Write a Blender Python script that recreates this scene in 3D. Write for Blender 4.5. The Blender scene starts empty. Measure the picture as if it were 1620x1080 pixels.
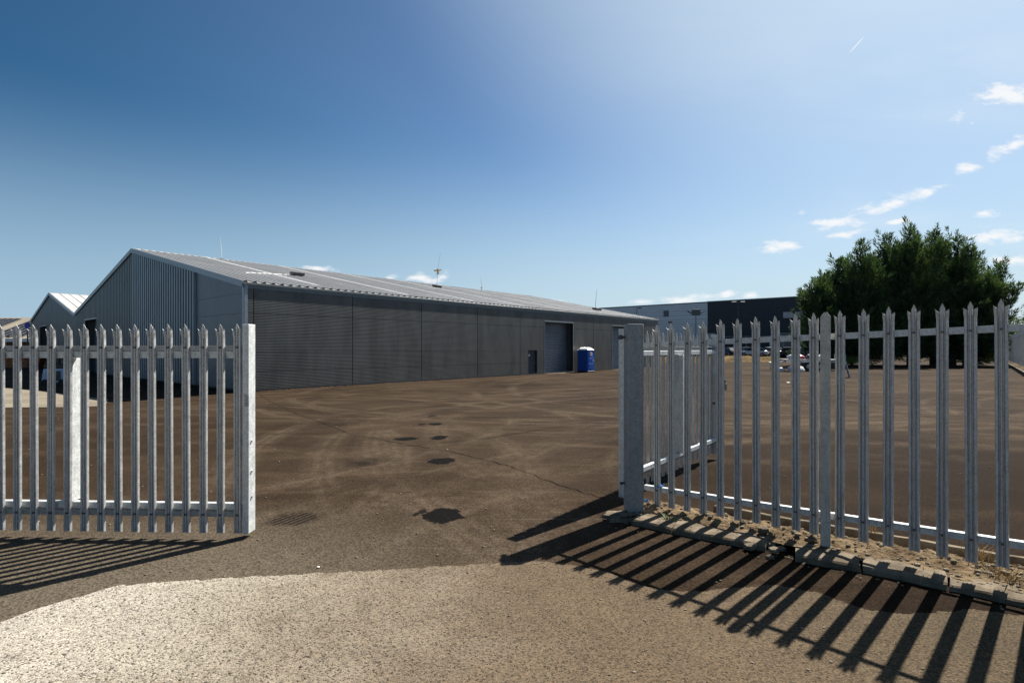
import bpy, bmesh, math, random
from mathutils import Vector, Matrix, noise
R = math.radians
C = bpy.context.scene
COL = C.collection
random.seed(7)

# ------------------------------------------------------------------ camera, sky, sun, exposure
ZC = 1.62
cam = bpy.data.cameras.new('camera'); camo = bpy.data.objects.new('camera', cam); COL.objects.link(camo)
camo.location = (0, 0, ZC); camo.rotation_euler = (R(90), 0, 0)
cam.sensor_width = 36; cam.lens = 36 * 845 / 1620; cam.shift_y = 11 / 1620
cam.clip_start = 0.05; cam.clip_end = 4000
C.camera = camo
AZ, EL = R(46.3), R(48.0)
SUN = Vector((math.sin(AZ) * math.cos(EL), math.cos(AZ) * math.cos(EL), math.sin(EL)))
sl = bpy.data.lights.new('sun', 'SUN'); sl.energy = 5.0; sl.angle = R(0.5); sl.color = (1, .94, .85)
so = bpy.data.objects.new('sun', sl); COL.objects.link(so); so.rotation_euler = SUN.to_track_quat('Z', 'Y').to_euler()
so.location = (30, 30, 60)
C.view_settings.view_transform = 'Standard'; C.view_settings.look = 'None'
C.view_settings.exposure = 1.15; C.view_settings.gamma = 1
W = bpy.data.worlds.new('World'); C.world = W; W.use_nodes = True


class NT:
    """small node-graph helper"""
    def __init__(s, tree): s.t = tree; s.n = tree.nodes; s.l = tree.links
    def node(s, typ, **kw):
        n = s.n.new(typ)
        for k, v in kw.items():
            if k == 'ins':
                for a, b in v.items():
                    if hasattr(b, 'links'): s.l.new(b, n.inputs[a])
                    else: n.inputs[a].default_value = b
            else: setattr(n, k, v)
        return n
    def math(s, op, a, b=0.0, c=0.0, clamp=False):
        n = s.n.new('ShaderNodeMath'); n.operation = op; n.use_clamp = clamp
        for i, v in enumerate((a, b, c)):
            if hasattr(v, 'links'): s.l.new(v, n.inputs[i])
            else: n.inputs[i].default_value = v
        return n.outputs[0]
    def sstep(s, v, lo, hi, a=0.0, b=1.0):
        n = s.n.new('ShaderNodeMapRange'); n.interpolation_type = 'SMOOTHSTEP'
        s.l.new(v, n.inputs[0])
        for i, x in zip((1, 2, 3, 4), (lo, hi, a, b)): n.inputs[i].default_value = x
        return n.outputs[0]
    def mix(s, f, a, b, blend='MIX'):
        n = s.n.new('ShaderNodeMix'); n.data_type = 'RGBA'; n.blend_type = blend
        for i, v in ((0, f), (6, a), (7, b)):
            if hasattr(v, 'links'): s.l.new(v, n.inputs[i])
            elif i: n.inputs[i].default_value = tuple(v) + (1,) if len(v) == 3 else v
            else: n.inputs[i].default_value = v
        return n.outputs[2]
    def noise(s, vec, scale, detail=4, rough=.55, dist=0, out=0):
        n = s.n.new('ShaderNodeTexNoise'); n.inputs['Scale'].default_value = scale
        n.inputs['Detail'].default_value = detail; n.inputs['Roughness'].default_value = rough
        n.inputs['Distortion'].default_value = dist
        if vec is not None: s.l.new(vec, n.inputs['Vector'])
        return n.outputs[out]
    def mapping(s, vec, loc=(0, 0, 0), rot=(0, 0, 0), scale=(1, 1, 1), typ='POINT'):
        n = s.n.new('ShaderNodeMapping'); n.vector_type = typ
        s.l.new(vec, n.inputs[0]); n.inputs[1].default_value = loc; n.inputs[2].default_value = rot; n.inputs[3].default_value = scale
        return n.outputs[0]


def build_world():
    g = NT(W.node_tree); g.n.clear()
    sky = g.node('ShaderNodeTexSky', sky_type='NISHITA', sun_disc=False, sun_elevation=EL, sun_rotation=AZ,
                 altitude=0, air_density=1.0, dust_density=0.45, ozone_density=2.0)
    gam = g.node('ShaderNodeGamma', ins={0: sky.outputs[0], 1: 1.3})
    skyc = g.mix(1.0, gam.outputs[0], (.515, .555, .535), 'MULTIPLY')
    tc = g.node('ShaderNodeTexCoord').outputs['Generated']
    sp = g.node('ShaderNodeSeparateXYZ', ins={0: tc})
    y = g.math('MAXIMUM', sp.outputs[1], 0.02)
    dot = g.node('ShaderNodeVectorMath', operation='DOT_PRODUCT', ins={0: tc, 1: tuple(SUN)}).outputs['Value']
    q = g.sstep(dot, .1, .78, .66, 1.0)
    skyc = g.mix(1.0, skyc, g.node('ShaderNodeCombineXYZ', ins={0: g.math('POWER', q, 2.6), 1: g.math('POWER', q, 1.05), 2: g.math('POWER', q, .7)}).outputs[0], 'MULTIPLY')
    skyc = g.mix(g.sstep(dot, .66, 1.05, 0, .85), skyc, (6.2, 7.6, 8.7))          # aureole round the sun
    hz = g.mix(g.sstep(dot, .0, .75), (3.7, 5.1, 6.5), (5.2, 6.3, 7.25))
    skyc = g.mix(g.sstep(sp.outputs[2], .38, -.02, 0, .94), skyc, hz)              # pale air near the horizon
    u = g.math('DIVIDE', sp.outputs[0], y); v = g.math('DIVIDE', sp.outputs[2], y)
    uv = g.node('ShaderNodeCombineXYZ', ins={0: u, 1: v}).outputs[0]
    wob = g.noise(g.mapping(uv, rot=(0, 0, R(-15)), scale=(.8, 2.0, 1)), 10, 6, .62, .5)
    fine = g.noise(g.mapping(uv, rot=(0, 0, R(-15)), scale=(.8, 2.0, 1)), 30, 5, .6, .2)
    clouds = [(1325, 350, 60, 12, 12), (1378, 335, 70, 17, 16), (1425, 318, 66, 14, 18), (1462, 306, 36, 9, 20), (1240, 389, 48, 10, 8), (1268, 335, 18, 14, 20),
              (1300, 352, 36, 9, 5), (1520, 183, 42, 12, 28), (1597, 150, 62, 22, 12), (1592, 237, 42, 13, 30), (1532, 267, 26, 11, 15),
              (1538, 195, 12, 7, 0), (1555, 338, 22, 8, 5), (1580, 374, 70, 13, 3), (1600, 412, 55, 10, 0), (1420, 350, 30, 6, 10),
              (668, 441, 25, 10, 0), (697, 440, 24, 8, 15), (500, 425, 26, 6, -5), (615, 438, 15, 6, 0),
              (1085, 474, 48, 9, 3), (1152, 465, 20, 6, 5), (1187, 468, 20, 6, 0), (1015, 478, 30, 6, 0), (880, 478, 30, 6, 0), (1330, 372, 50, 6, 8)]
    acc = None
    for px, py, a, b, r in clouds:
        m = g.mapping(uv, ((px - 810) / 845, (551 - py) / 845, 0), (0, 0, R(r)), (a / 845, b * 1.08 / 845, 1), 'TEXTURE')
        L = g.node('ShaderNodeVectorMath', operation='LENGTH', ins={0: m}).outputs['Value']
        q = g.math('SUBTRACT', 1.0, L)
        acc = q if acc is None else g.math('MAXIMUM', acc, q)
    nn = g.math('ADD', g.math('MULTIPLY', g.math('SUBTRACT', wob, .5), 2.6), g.math('MULTIPLY', g.math('SUBTRACT', fine, .5), 2.4))
    dens = g.sstep(g.math('ADD', acc, nn), .0, 1.1)
    # short vapour trail
    p0 = ((1343 - 810) / 845, (551 - 85) / 845); p1 = ((1368 - 810) / 845, (551 - 57) / 845)
    ang = math.atan2(p1[1] - p0[1], p1[0] - p0[0]); ln = math.hypot(p1[0] - p0[0], p1[1] - p0[1]) / 2
    m = g.mapping(uv, ((p0[0] + p1[0]) / 2, (p0[1] + p1[1]) / 2, 0), (0, 0, ang), (ln, .0011, 1), 'TEXTURE')
    L = g.node('ShaderNodeVectorMath', operation='LENGTH', ins={0: m}).outputs['Value']
    trail = g.sstep(L, 1.15, .6, 0, .75)
    # very thin high veil on the sunward side
    veil = g.math('MULTIPLY', g.sstep(g.noise(g.mapping(uv, rot=(0, 0, R(-25)), scale=(.5, 2.2, 1)), 2.2, 5, .55, .6), .42, .75),
                  g.sstep(u, -.1, .8, 0, .22))
    up = g.sstep(sp.outputs[2], 0.0, .01)
    front = g.sstep(sp.outputs[1], .05, .2)
    f = g.math('MULTIPLY', g.math('MAXIMUM', g.math('MAXIMUM', g.math('MULTIPLY', dens, .93), trail), veil), g.math('MULTIPLY', up, front), clamp=True)
    col = g.mix(f, skyc, (8.6, 8.7, 8.8))
    bg = g.node('ShaderNodeBackground', ins={0: col, 1: 0.05})
    out = g.node('ShaderNodeOutputWorld'); g.l.new(bg.outputs[0], out.inputs[0])


build_world()


# ------------------------------------------------------------------ materials
def newmat(name):
    m = bpy.data.materials.new(name); m.use_nodes = True
    g = NT(m.node_tree); g.n.clear()
    b = g.node('ShaderNodeBsdfPrincipled'); o = g.node('ShaderNodeOutputMaterial')
    g.l.new(b.outputs[0], o.inputs[0])
    return m, g, b


def setc(g, b, key, v):
    if hasattr(v, 'links'): g.l.new(v, b.inputs[key])
    else: b.inputs[key].default_value = (tuple(v) + (1,)) if isinstance(v, tuple) and len(v) == 3 else v


def simple(name, col, rough=.6, metal=0.0, var=.12, scale=6.0, bump=0.0, bscale=60.0, spec=.5):
    m, g, b = newmat(name)
    tc = g.node('ShaderNodeTexCoord').outputs['Object']
    n = g.noise(tc, scale, 5, .6)
    f = g.sstep(n, .3, .7, 1 - var, 1 + var)
    c = g.mix(1.0, col, g.node('ShaderNodeCombineXYZ', ins={0: f, 1: f, 2: f}).outputs[0], 'MULTIPLY')
    setc(g, b, 'Base Color', c); setc(g, b, 'Roughness', rough); setc(g, b, 'Metallic', metal)
    b.inputs['Specular IOR Level'].default_value = spec
    if bump:
        bn = g.node('ShaderNodeBump', ins={'Strength': 1.0, 'Distance': bump, 'Height': g.noise(tc, bscale, 4)})
        g.l.new(bn.outputs[0], b.inputs['Normal'])
    return m


M = {}
GK = .80
def gk(g, c, k=None):
    k = GK if k is None else k
    return g.mix(1.0, c, (k, k, k), 'MULTIPLY')


def galvanised(name, base, dirt=.35, metal=.35, rough=.5):
    m, g, b = newmat(name)
    geo = g.node('ShaderNodeNewGeometry').outputs['Position']
    v = g.node('ShaderNodeTexVoronoi', ins={'Vector': geo, 'Scale': 95.0}).outputs['Color']
    spang = g.node('ShaderNodeSeparateXYZ', ins={0: v}).outputs[0]
    big = g.noise(geo, 14, 6, .65)
    streak = g.noise(g.mapping(geo, scale=(40, 40, 3)), 1.0, 5, .6)
    f = g.math('ADD', g.math('MULTIPLY', g.math('SUBTRACT', spang, .5), .34), g.math('MULTIPLY', g.math('SUBTRACT', big, .5), .85))
    f = g.math('ADD', f, g.math('MULTIPLY', g.math('SUBTRACT', streak, .5), .55))
    f = g.math('ADD', 1.0, f)
    c = g.mix(1.0, base, g.node('ShaderNodeCombineXYZ', ins={0: f, 1: f, 2: f}).outputs[0], 'MULTIPLY')
    d = g.sstep(g.noise(g.mapping(geo, loc=(3, 1, 2), scale=(9, 9, 2.2)), 1.0, 6, .7), .56, .74, 0, dirt)
    c = g.mix(d, c, (.16, .13, .10))
    setc(g, b, 'Base Color', c); setc(g, b, 'Metallic', metal)
    setc(g, b, 'Roughness', g.sstep(big, .3, .7, rough - .08, rough + .12))
    bn = g.node('ShaderNodeBump', ins={'Strength': .5, 'Distance': .0012, 'Height': g.noise(geo, 180, 3)})
    g.l.new(bn.outputs[0], b.inputs['Normal'])
    return m


M['galv'] = galvanised('galvanised_steel', (.43, .432, .425))
M['galv_frame'] = galvanised('galvanised_frame', (.47, .49, .49), .22, .2, .55)
M['galv_post'] = galvanised('galvanised_post', (.26, .27, .275), .45, .3, .55)
M['bolt'] = simple('dark_bolt', (.07, .07, .075), .5, .5)
M['black'] = simple('black_plastic', (.015, .015, .017), .5)
M['white_trim'] = simple('white_trim', (.72, .73, .72), .45, .1)
M['verge'] = simple('verge_flashing', (.26, .29, .32), .4, .3)
M['rope'] = simple('blue_rope', (.03, .2, .5), .8)
M['kite'] = simple('tan_kite', (.42, .30, .13), .8, var=.3, scale=12)
M['tyre'] = simple('tyre_rubber', (.02, .02, .02), .85)
M['glass_dark'] = simple('dark_glass', (.02, .025, .03), .08, 0)
M['glow'] = simple('lamp_head_grey', (.3, .31, .32), .4)


def ribbed(name, base, pitch, axis='Z', depth=.004, rough=.42, metal=.45, grime=.25, cvar=0.0):
    m, g, b = newmat(name)
    tc = g.node('ShaderNodeTexCoord').outputs['Object']
    s = g.node('ShaderNodeSeparateXYZ', ins={0: tc}).outputs['XYZ'.index(axis)]
    ph = g.math('MULTIPLY', s, 2 * math.pi / pitch)
    w = g.math('SINE', ph)
    bn = g.node('ShaderNodeBump', ins={'Strength': 1.0, 'Distance': depth, 'Height': w})
    g.l.new(bn.outputs[0], b.inputs['Normal'])
    gr = g.noise(g.mapping(tc, scale=(.8, .8, .25)), 1.3, 6, .6)
    f = g.sstep(gr, .3, .72, 1 + grime, 1 - grime)
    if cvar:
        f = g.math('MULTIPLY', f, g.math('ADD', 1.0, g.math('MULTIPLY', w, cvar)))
    c = g.mix(1.0, base, g.node('ShaderNodeCombineXYZ', ins={0: f, 1: f, 2: f}).outputs[0], 'MULTIPLY')
    setc(g, b, 'Base Color', c); setc(g, b, 'Metallic', metal); setc(g, b, 'Roughness', rough)
    return m


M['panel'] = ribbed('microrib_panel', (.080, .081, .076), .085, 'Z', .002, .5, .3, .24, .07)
M['panel_plain'] = simple('flat_panel', (.105, .122, .14), .42, .3, .10, .7)
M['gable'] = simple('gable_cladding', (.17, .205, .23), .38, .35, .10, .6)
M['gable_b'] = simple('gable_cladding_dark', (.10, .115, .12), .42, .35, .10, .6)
M['gutter'] = simple('gutter_metal', (.13, .15, .16), .5, .3)
M['joint'] = simple('panel_joint', (.03, .032, .035), .7)
M['shutter'] = simple('shutter_slats', (.18, .20, .23), .35, .4, .08, 1.5)
M['reveal'] = simple('door_reveal', (.05, .055, .06), .6)
M['door'] = simple('dark_door', (.02, .035, .05), .45)


def roofmat(name, base):
    m, g, b = newmat(name)
    tc = g.node('ShaderNodeTexCoord').outputs['Object']
    st = g.noise(g.mapping(tc, scale=(1.4, .12, 1)), 1.0, 6, .6)
    bl = g.noise(tc, .22, 4, .6)
    f = g.math('ADD', g.math('MULTIPLY', g.math('SUBTRACT', st, .5), .5), g.math('MULTIPLY', g.math('SUBTRACT', bl, .5), .5))
    f = g.math('ADD', 1.0, f)
    c = g.mix(1.0, base, g.node('ShaderNodeCombineXYZ', ins={0: f, 1: f, 2: f}).outputs[0], 'MULTIPLY')
    setc(g, b, 'Base Color', c); setc(g, b, 'Metallic', .2); setc(g, b, 'Roughness', .5)
    return m


M['roof'] = roofmat('metal_roof', (.40, .395, .38))
M['roof_white'] = roofmat('white_metal_roof', (.50, .495, .47))


SPOTS = [(700, 816, 62, 30, 1.0), (664, 811, 15, 12, .8), (699, 729, 40, 12, 1.0), (642, 694, 42, 6, .9), (694, 692, 26, 7.5, 1.0),
         (667, 671, 18, 3, .8), (689, 670.5, 24, 4, .95), (685, 657.5, 16, 2.6, .7), (578, 733, 50, 11, .6), (600, 727, 60, 9, .35), (537, 754, 24, 4, .3),
         (465, 821, 92, 26, .5), (700, 642, 60, 5, .25), (430, 640, 70, 5, .25), (860, 790, 60, 20, .2)]


def asphalt_mat():
    m, g, b = newmat('yard_asphalt')
    P = g.node('ShaderNodeNewGeometry').outputs['Position']
    big = g.noise(P, .16, 5, .6, .6)
    mid = g.noise(g.mapping(P, rot=(0, 0, R(-35)), scale=(.6, 1.2, 1)), .8, 6, .62, .5)
    mid2 = g.noise(g.mapping(P, rot=(0, 0, R(12)), scale=(.5, 1.2, 1)), .5, 6, .62, .4)
    gr = g.noise(P, 75, 3, .8)
    vor = g.node('ShaderNodeTexVoronoi', ins={'Vector': P, 'Scale': 85.0})
    st = g.node('ShaderNodeSeparateXYZ', ins={0: vor.outputs['Color']}).outputs[0]
    c = g.mix(g.sstep(big, .34, .66), (.026, .0165, .0100), (.048, .033, .0205))
    c = g.mix(g.sstep(mid, .48, .70, 0, .55), c, (.085, .060, .039))
    c = g.mix(g.sstep(mid2, .52, .74, 0, .5), c, (.09, .064, .042))
    # wheel arcs: pale scuffed rings
    sx = g.node('ShaderNodeSeparateXYZ', ins={0: P})
    arcs = [(13, 13, 14.7, .35), (13, 13, 16.6, .3), (15, 14, 18.0, .4), (15, 14, 20.0, .3), (-14, 6, 12.5, .3), (-14, 6, 14.3, .3), (6, 30, 17, .3), (24, 30, 24, .35), (24, 30, 26, .3), (9.5, 6.0, 8.2, .2), (9.5, 6.0, 9.6, .18), (3, 24, 13, .22), (3, 24, 11.3, .2), (26, 20, 16, .3), (26, 20, 14.2, .25),
            (22, 42, 12, .3), (30, 8, 19, .22), (30, 8, 17.5, .22), (-12, 14, 12, .25), (-12, 14, 13.6, .25), (38, 50, 11, .35), (30, 48, 9, .3), (12, -3, 15.0, .2), (12, -3, 16.5, .2)]
    brk = g.noise(P, .35, 4, .6, .3)
    acc = None
    for cx, cy, r, w in arcs:
        d = g.node('ShaderNodeVectorMath', operation='DISTANCE', ins={0: P, 1: (cx, cy, 0)}).outputs['Value']
        a = g.math('ABSOLUTE', g.math('SUBTRACT', d, r))
        q = g.math('MULTIPLY', g.sstep(a, w * 1.25, w * .2), g.sstep(g.math('SINE', g.math('MULTIPLY', d, 17.0 + r)), -1.0, .9, .6, 1))
        acc = q if acc is None else g.math('MAXIMUM', acc, q)
    tread = g.noise(P, 5, 4, .7)
    acc = g.math('MULTIPLY', g.math('MULTIPLY', acc, g.sstep(brk, .36, .6)), g.sstep(tread, .3, .7, .12, .48))
    c = g.mix(acc, c, (.15, .112, .078))
    # straight pale scratches
    sc = g.noise(g.mapping(P, rot=(0, 0, R(-28)), scale=(.5, 16, 1)), .8, 3, .6)
    c = g.mix(g.sstep(sc, .66, .76, 0, .35), c, (.19, .16, .13))
    sc2 = g.noise(g.mapping(P, rot=(0, 0, R(20)), scale=(.4, 14, 1)), .8, 3, .6)
    c = g.mix(g.sstep(sc2, .66, .76, 0, .35), c, (.19, .16, .13))
    # dusty paler asphalt close to the road edge on the left
    dust = g.math('MULTIPLY', g.sstep(g.math('ADD', sx.outputs[1], g.math('MULTIPLY', big, 1.5)), 6.6, 4.4), g.sstep(sx.outputs[0], .8, -2.6))
    c = g.mix(g.math('MULTIPLY', dust, .75), c, (.125, .105, .078))
    # oil and tar spots soaked into the surface
    wv = g.node('ShaderNodeVectorMath', operation='ADD', ins={0: P, 1: g.node('ShaderNodeVectorMath', operation='SCALE', ins={0: g.node('ShaderNodeVectorMath', operation='SUBTRACT', ins={0: g.noise(P, 5.5, 5, .7, out=1), 1: (.5, .5, .5)}).outputs[0], 'Scale': .34}).outputs[0]}).outputs[0]
    tarm = None
    for px, py, wx, wy, kk in SPOTS:
        cx, cy = gp(px, py); x0, _ = gp(px - wx / 2, py); _, ya = gp(px, py + wy / 2); _, yb = gp(px, py - wy / 2)
        m_ = g.mapping(wv, (cx, (ya + yb) / 2, 0), (0, 0, 0), (cx - x0, (yb - ya) / 2, 50), 'TEXTURE')
        L_ = g.node('ShaderNodeVectorMath', operation='LENGTH', ins={0: m_}).outputs['Value']
        q_ = g.sstep(L_, 1.0 if kk > .6 else 1.3, .86 if kk > .6 else .2, 0, min(1, kk * 1.15))
        if wx == 92:   # hatched tyre scuff
            h_ = g.math('SINE', g.math('MULTIPLY', g.node('ShaderNodeSeparateXYZ', ins={0: g.mapping(P, rot=(0, 0, R(24)))}).outputs[0], 105))
            q_ = g.math('MULTIPLY', g.sstep(L_, 1.0, .6, 0, .8), g.sstep(h_, -.6, .3, .3, 1))
        tarm = q_ if tarm is None else g.math('MAXIMUM', tarm, q_)
    crumb = g.sstep(gr, .5, .8, 1.0, .9)
    c = g.mix(g.math('MULTIPLY', tarm, crumb), c, (.0045, .0042, .0042))
    # near right yard painted darker: the missing grazing sun sheen put into the colour
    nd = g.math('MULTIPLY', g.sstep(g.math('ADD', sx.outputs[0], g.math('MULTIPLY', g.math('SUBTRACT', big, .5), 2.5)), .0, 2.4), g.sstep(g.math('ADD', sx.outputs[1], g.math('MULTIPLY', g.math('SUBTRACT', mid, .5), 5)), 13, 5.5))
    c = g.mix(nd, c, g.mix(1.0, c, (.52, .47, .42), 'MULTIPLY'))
    # stone grain
    k = g.sstep(st, 0, 1, .6, 1.4)
    c = g.mix(1.0, c, g.node('ShaderNodeCombineXYZ', ins={0: k, 1: k, 2: k}).outputs[0], 'MULTIPLY')
    c = g.mix(g.sstep(gr, .62, .74, 0, .6), c, (.17, .14, .11))
    c = g.mix(g.sstep(gr, .40, .28, 0, .7), c, (.012, .01, .009))
    setc(g, b, 'Base Color', gk(g, c, .80)); setc(g, b, 'Roughness', .92); b.inputs['Specular IOR Level'].default_value = .035
    h = g.math('ADD', g.math('MULTIPLY', gr, .6), g.math('MULTIPLY', vor.outputs['Distance'], .6))
    bn = g.node('ShaderNodeBump', ins={'Strength': .7, 'Distance': .006, 'Height': h})
    g.l.new(bn.outputs[0], b.inputs['Normal'])
    return m


def road_mat():
    m, g, b = newmat('exposed_aggregate_road')
    P = g.node('ShaderNodeNewGeometry').outputs['Position']
    sx = g.node('ShaderNodeSeparateXYZ', ins={0: P})
    big = g.noise(P, .8, 5, .6, .4)
    med = g.noise(P, 4, 5, .6)
    vor = g.node('ShaderNodeTexVoronoi', ins={'Vector': P, 'Scale': 118.0, 'Randomness': 1.0})
    cs = g.node('ShaderNodeSeparateXYZ', ins={0: vor.outputs['Color']})
    # worn pale on the left, dirtier to the right
    lr = g.sstep(g.math('ADD', sx.outputs[0], g.math('MULTIPLY', g.math('SUBTRACT', big, .5), 2.2)), -2.9, .6)
    lr2 = g.sstep(g.math('ADD', sx.outputs[0], g.math('MULTIPLY', g.math('SUBTRACT', big, .5), 1.6)), .7, 3.0)
    c = g.mix(lr, (.355, .316, .252), (.128, .096, .063))
    c = g.mix(lr2, c, (.085, .066, .042))
    c = g.mix(g.sstep(g.math('ADD', sx.outputs[0], g.math('MULTIPLY', g.math('SUBTRACT', big, .5), 1.5)), -1.2, -3.0, 0, .8), c, (.45, .42, .36))
    c = g.mix(g.sstep(med, .52, .7, 0, .32), c, (.085, .065, .045))
    w2 = g.noise(P, 1.7, 6, .65, .5)
    c = g.mix(g.sstep(w2, .40, .64, 0, .35), c, g.mix(1.0, c, (1.35, 1.33, 1.30), 'MULTIPLY'))
    k = g.sstep(cs.outputs[0], 0, 1, .68, 1.26)
    c = g.mix(1.0, c, g.node('ShaderNodeCombineXYZ', ins={0: k, 1: k, 2: k}).outputs[0], 'MULTIPLY')
    c = g.mix(g.sstep(cs.outputs[1], .84, .9, 0, .8), c, (.04, .03, .023))
    c = g.mix(g.sstep(cs.outputs[2], .88, .93, 0, .4), c, (.24, .15, .085))
    gr = g.noise(P, 130, 3, .7)
    pit = g.sstep(g.noise(P, 62, 4, .8), .45, .34, 0, .95)
    c = g.mix(pit, c, (.022, .017, .012))
    setc(g, b, 'Base Color', gk(g, c)); setc(g, b, 'Roughness', .9); b.inputs['Specular IOR Level'].default_value = .05
    h = g.math('ADD', g.math('MULTIPLY', gr, .4), g.math('SUBTRACT', 1.0, vor.outputs['Distance']))
    bn = g.node('ShaderNodeBump', ins={'Strength': .8, 'Distance': .004, 'Height': h})
    g.l.new(bn.outputs[0], b.inputs['Normal'])
    return m


M['road'] = road_mat()


def rough_ground(name, a, bcol, scale=3.0, bump=.01, speck=(.5, .42, .3), sp=.5):
    m, g, b = newmat(name)
    P = g.node('ShaderNodeNewGeometry').outputs['Position']
    n = g.noise(P, scale, 6, .65)
    f2 = g.noise(P, scale * 18, 4, .7)
    c = g.mix(g.sstep(n, .35, .65), a, bcol)
    c = g.mix(g.sstep(f2, .58, .72, 0, sp), c, speck)
    c = g.mix(g.sstep(f2, .42, .3, 0, .6), c, tuple(x * .3 for x in a))
    setc(g, b, 'Base Color', gk(g, c)); setc(g, b, 'Roughness', .95); b.inputs['Specular IOR Level'].default_value = .05
    bn = g.node('ShaderNodeBump', ins={'Strength': .9, 'Distance': bump, 'Height': g.math('ADD', n, g.math('MULTIPLY', f2, .5))})
    g.l.new(bn.outputs[0], b.inputs['Normal'])
    return m


M['soil'] = rough_ground('sandy_soil', (.13, .088, .050), (.29, .21, .125), 7, .02, (.42, .33, .22), .6)
M['kerb'] = rough_ground('old_concrete', (.13, .105, .075), (.25, .205, .15), 6, .006, (.5, .43, .33), .4)
M['apron'] = rough_ground('pale_concrete', (.19, .165, .125), (.27, .235, .18), .4, .003, (.5, .45, .36), .3)
M['tar'] = rough_ground('fresh_tar', (.004, .004, .0045), (.010, .0095, .009), 12, .006, (.05, .045, .04), .3)
M['tar_old'] = rough_ground('worn_tar', (.03, .024, .02), (.045, .035, .028), 6, .004, (.11, .09, .07), .3)
M['joint_line'] = rough_ground('joint_line', (.018, .013, .010), (.035, .026, .019), 6, .004, (.07, .055, .04), .3)
M['stone'] = rough_ground('loose_stone', (.17, .14, .10), (.32, .27, .2), 30, .002)
M['dirtbank'] = rough_ground('dry_bank', (.10, .065, .028), (.19, .13, .055), 1.2, .05, (.3, .22, .09), .5)
M['grass_dry'] = simple('dry_stalk', (.35, .24, .10), .9, var=.3, scale=20)
M['weed'] = simple('weed_green', (.10, .17, .03), .7, var=.3, scale=20)


# ------------------------------------------------------------------ mesh helpers
class MB:
    def __init__(s): s.v = []; s.f = []; s.m = Matrix.Identity(4)
    def add(s, vs, fs):
        o = len(s.v); s.v += [tuple(s.m @ Vector(p)) for p in vs]; s.f += [tuple(o + i for i in f) for f in fs]; return s
    def box(s, x0, x1, y0, y1, z0, z1):
        vs = [(x, y, z) for z in (z0, z1) for y in (y0, y1) for x in (x0, x1)]
        return s.add(vs, [(0, 2, 3, 1), (4, 5, 7, 6), (0, 1, 5, 4), (2, 6, 7, 3), (0, 4, 6, 2), (1, 3, 7, 5)])
    def prism(s, pts, a, b, axis='y'):
        """pts 2D polygon (ccw in its plane), extruded from a to b along axis"""
        n = len(pts)
        def P(p, t): return {'y': (p[0], t, p[1]), 'x': (t, p[0], p[1]), 'z': (p[0], p[1], t)}[axis]
        vs = [P(p, a) for p in pts] + [P(p, b) for p in pts]
        return s.add(vs, [tuple(range(n)), tuple(range(2 * n - 1, n - 1, -1))] + [(i, n + i, n + (i + 1) % n, (i + 1) % n) for i in range(n)])
    def tube(s, a, b, r0, r1=None, n=8, cap=True):
        a = Vector(a); b = Vector(b); r1 = r0 if r1 is None else r1
        d = (b - a).normalized(); t = d.orthogonal().normalized(); w = d.cross(t)
        vs = []
        for p, r in ((a, r0), (b, r1)):
            for i in range(n):
                q = 2 * math.pi * i / n; vs.append(tuple(p + (t * math.cos(q) + w * math.sin(q)) * r))
        fs = [(i, (i + 1) % n, n + (i + 1) % n, n + i) for i in range(n)]
        if cap: fs += [tuple(range(n - 1, -1, -1)), tuple(range(n, 2 * n))]
        return s.add(vs, fs)
    def path(s, pts, r, n=6):
        for i in range(len(pts) - 1):
            s.tube(pts[i], pts[i + 1], r if not isinstance(r, (list, tuple)) else r[i], None if not isinstance(r, (list, tuple)) else r[i + 1], n)
        return s
    def grid(s, fn, nu, nv):
        o = [fn(i / nu, j / nv) for j in range(nv + 1) for i in range(nu + 1)]
        return s.add(o, [(j * (nu + 1) + i, j * (nu + 1) + i + 1, (j + 1) * (nu + 1) + i + 1, (j + 1) * (nu + 1) + i) for j in range(nv) for i in range(nu)])
    def build(s, name, mat, parent=None, bevel=0, smooth=False, fixn=True):
        me = bpy.data.meshes.new(name); me.from_pydata(s.v, [], s.f)
        if fixn or bevel:
            bm = bmesh.new(); bm.from_mesh(me)
            if fixn: bmesh.ops.recalc_face_normals(bm, faces=bm.faces)
            if bevel:
                es = [e for e in bm.edges if len(e.link_faces) == 2 and e.calc_face_angle(0) > .6]
                bmesh.ops.bevel(bm, geom=es, offset=bevel, segments=1, affect='EDGES')
            bm.to_mesh(me); bm.free()
        if smooth:
            for p in me.polygons: p.use_smooth = True
        me.materials.append(M[mat] if isinstance(mat, str) else mat)
        o = bpy.data.objects.new(name, me); COL.objects.link(o)
        if parent: o.parent = parent
        return o


def tag(o, label=None, cat=None, group=None, kind=None):
    for k, v in (('label', label), ('category', cat), ('group', group), ('kind', kind)):
        if v: o[k] = v
    return o


def empty(name, loc, rz=0, label=None, cat=None, group=None):
    o = bpy.data.objects.new(name, None); COL.objects.link(o); o.location = loc; o.rotation_euler = (0, 0, rz)
    o.empty_display_size = .3
    return tag(o, label, cat, group)


def copy_tree(o, parent=None):
    kids = [k for k in bpy.data.objects if k.parent == o]
    c = o.copy(); COL.objects.link(c)
    if parent: c.parent = parent
    for k in kids: copy_tree(k, c)
    return c


def sm(a, b, x):
    t = max(0, min(1, (x - a) / (b - a))); return t * t * (3 - 2 * t)


def gz(x, y):
    k = .68 - .38 * sm(8, 36, x)
    z = -k * sm(4.5, 28, y)
    z -= .24 * math.exp(-((x + 19.5) ** 2 + (y - 23) ** 2) / 30.0)
    z += .012 * noise.noise(Vector((x * .35, y * .35, 0))) * sm(6, 9, y)
    return z


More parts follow.
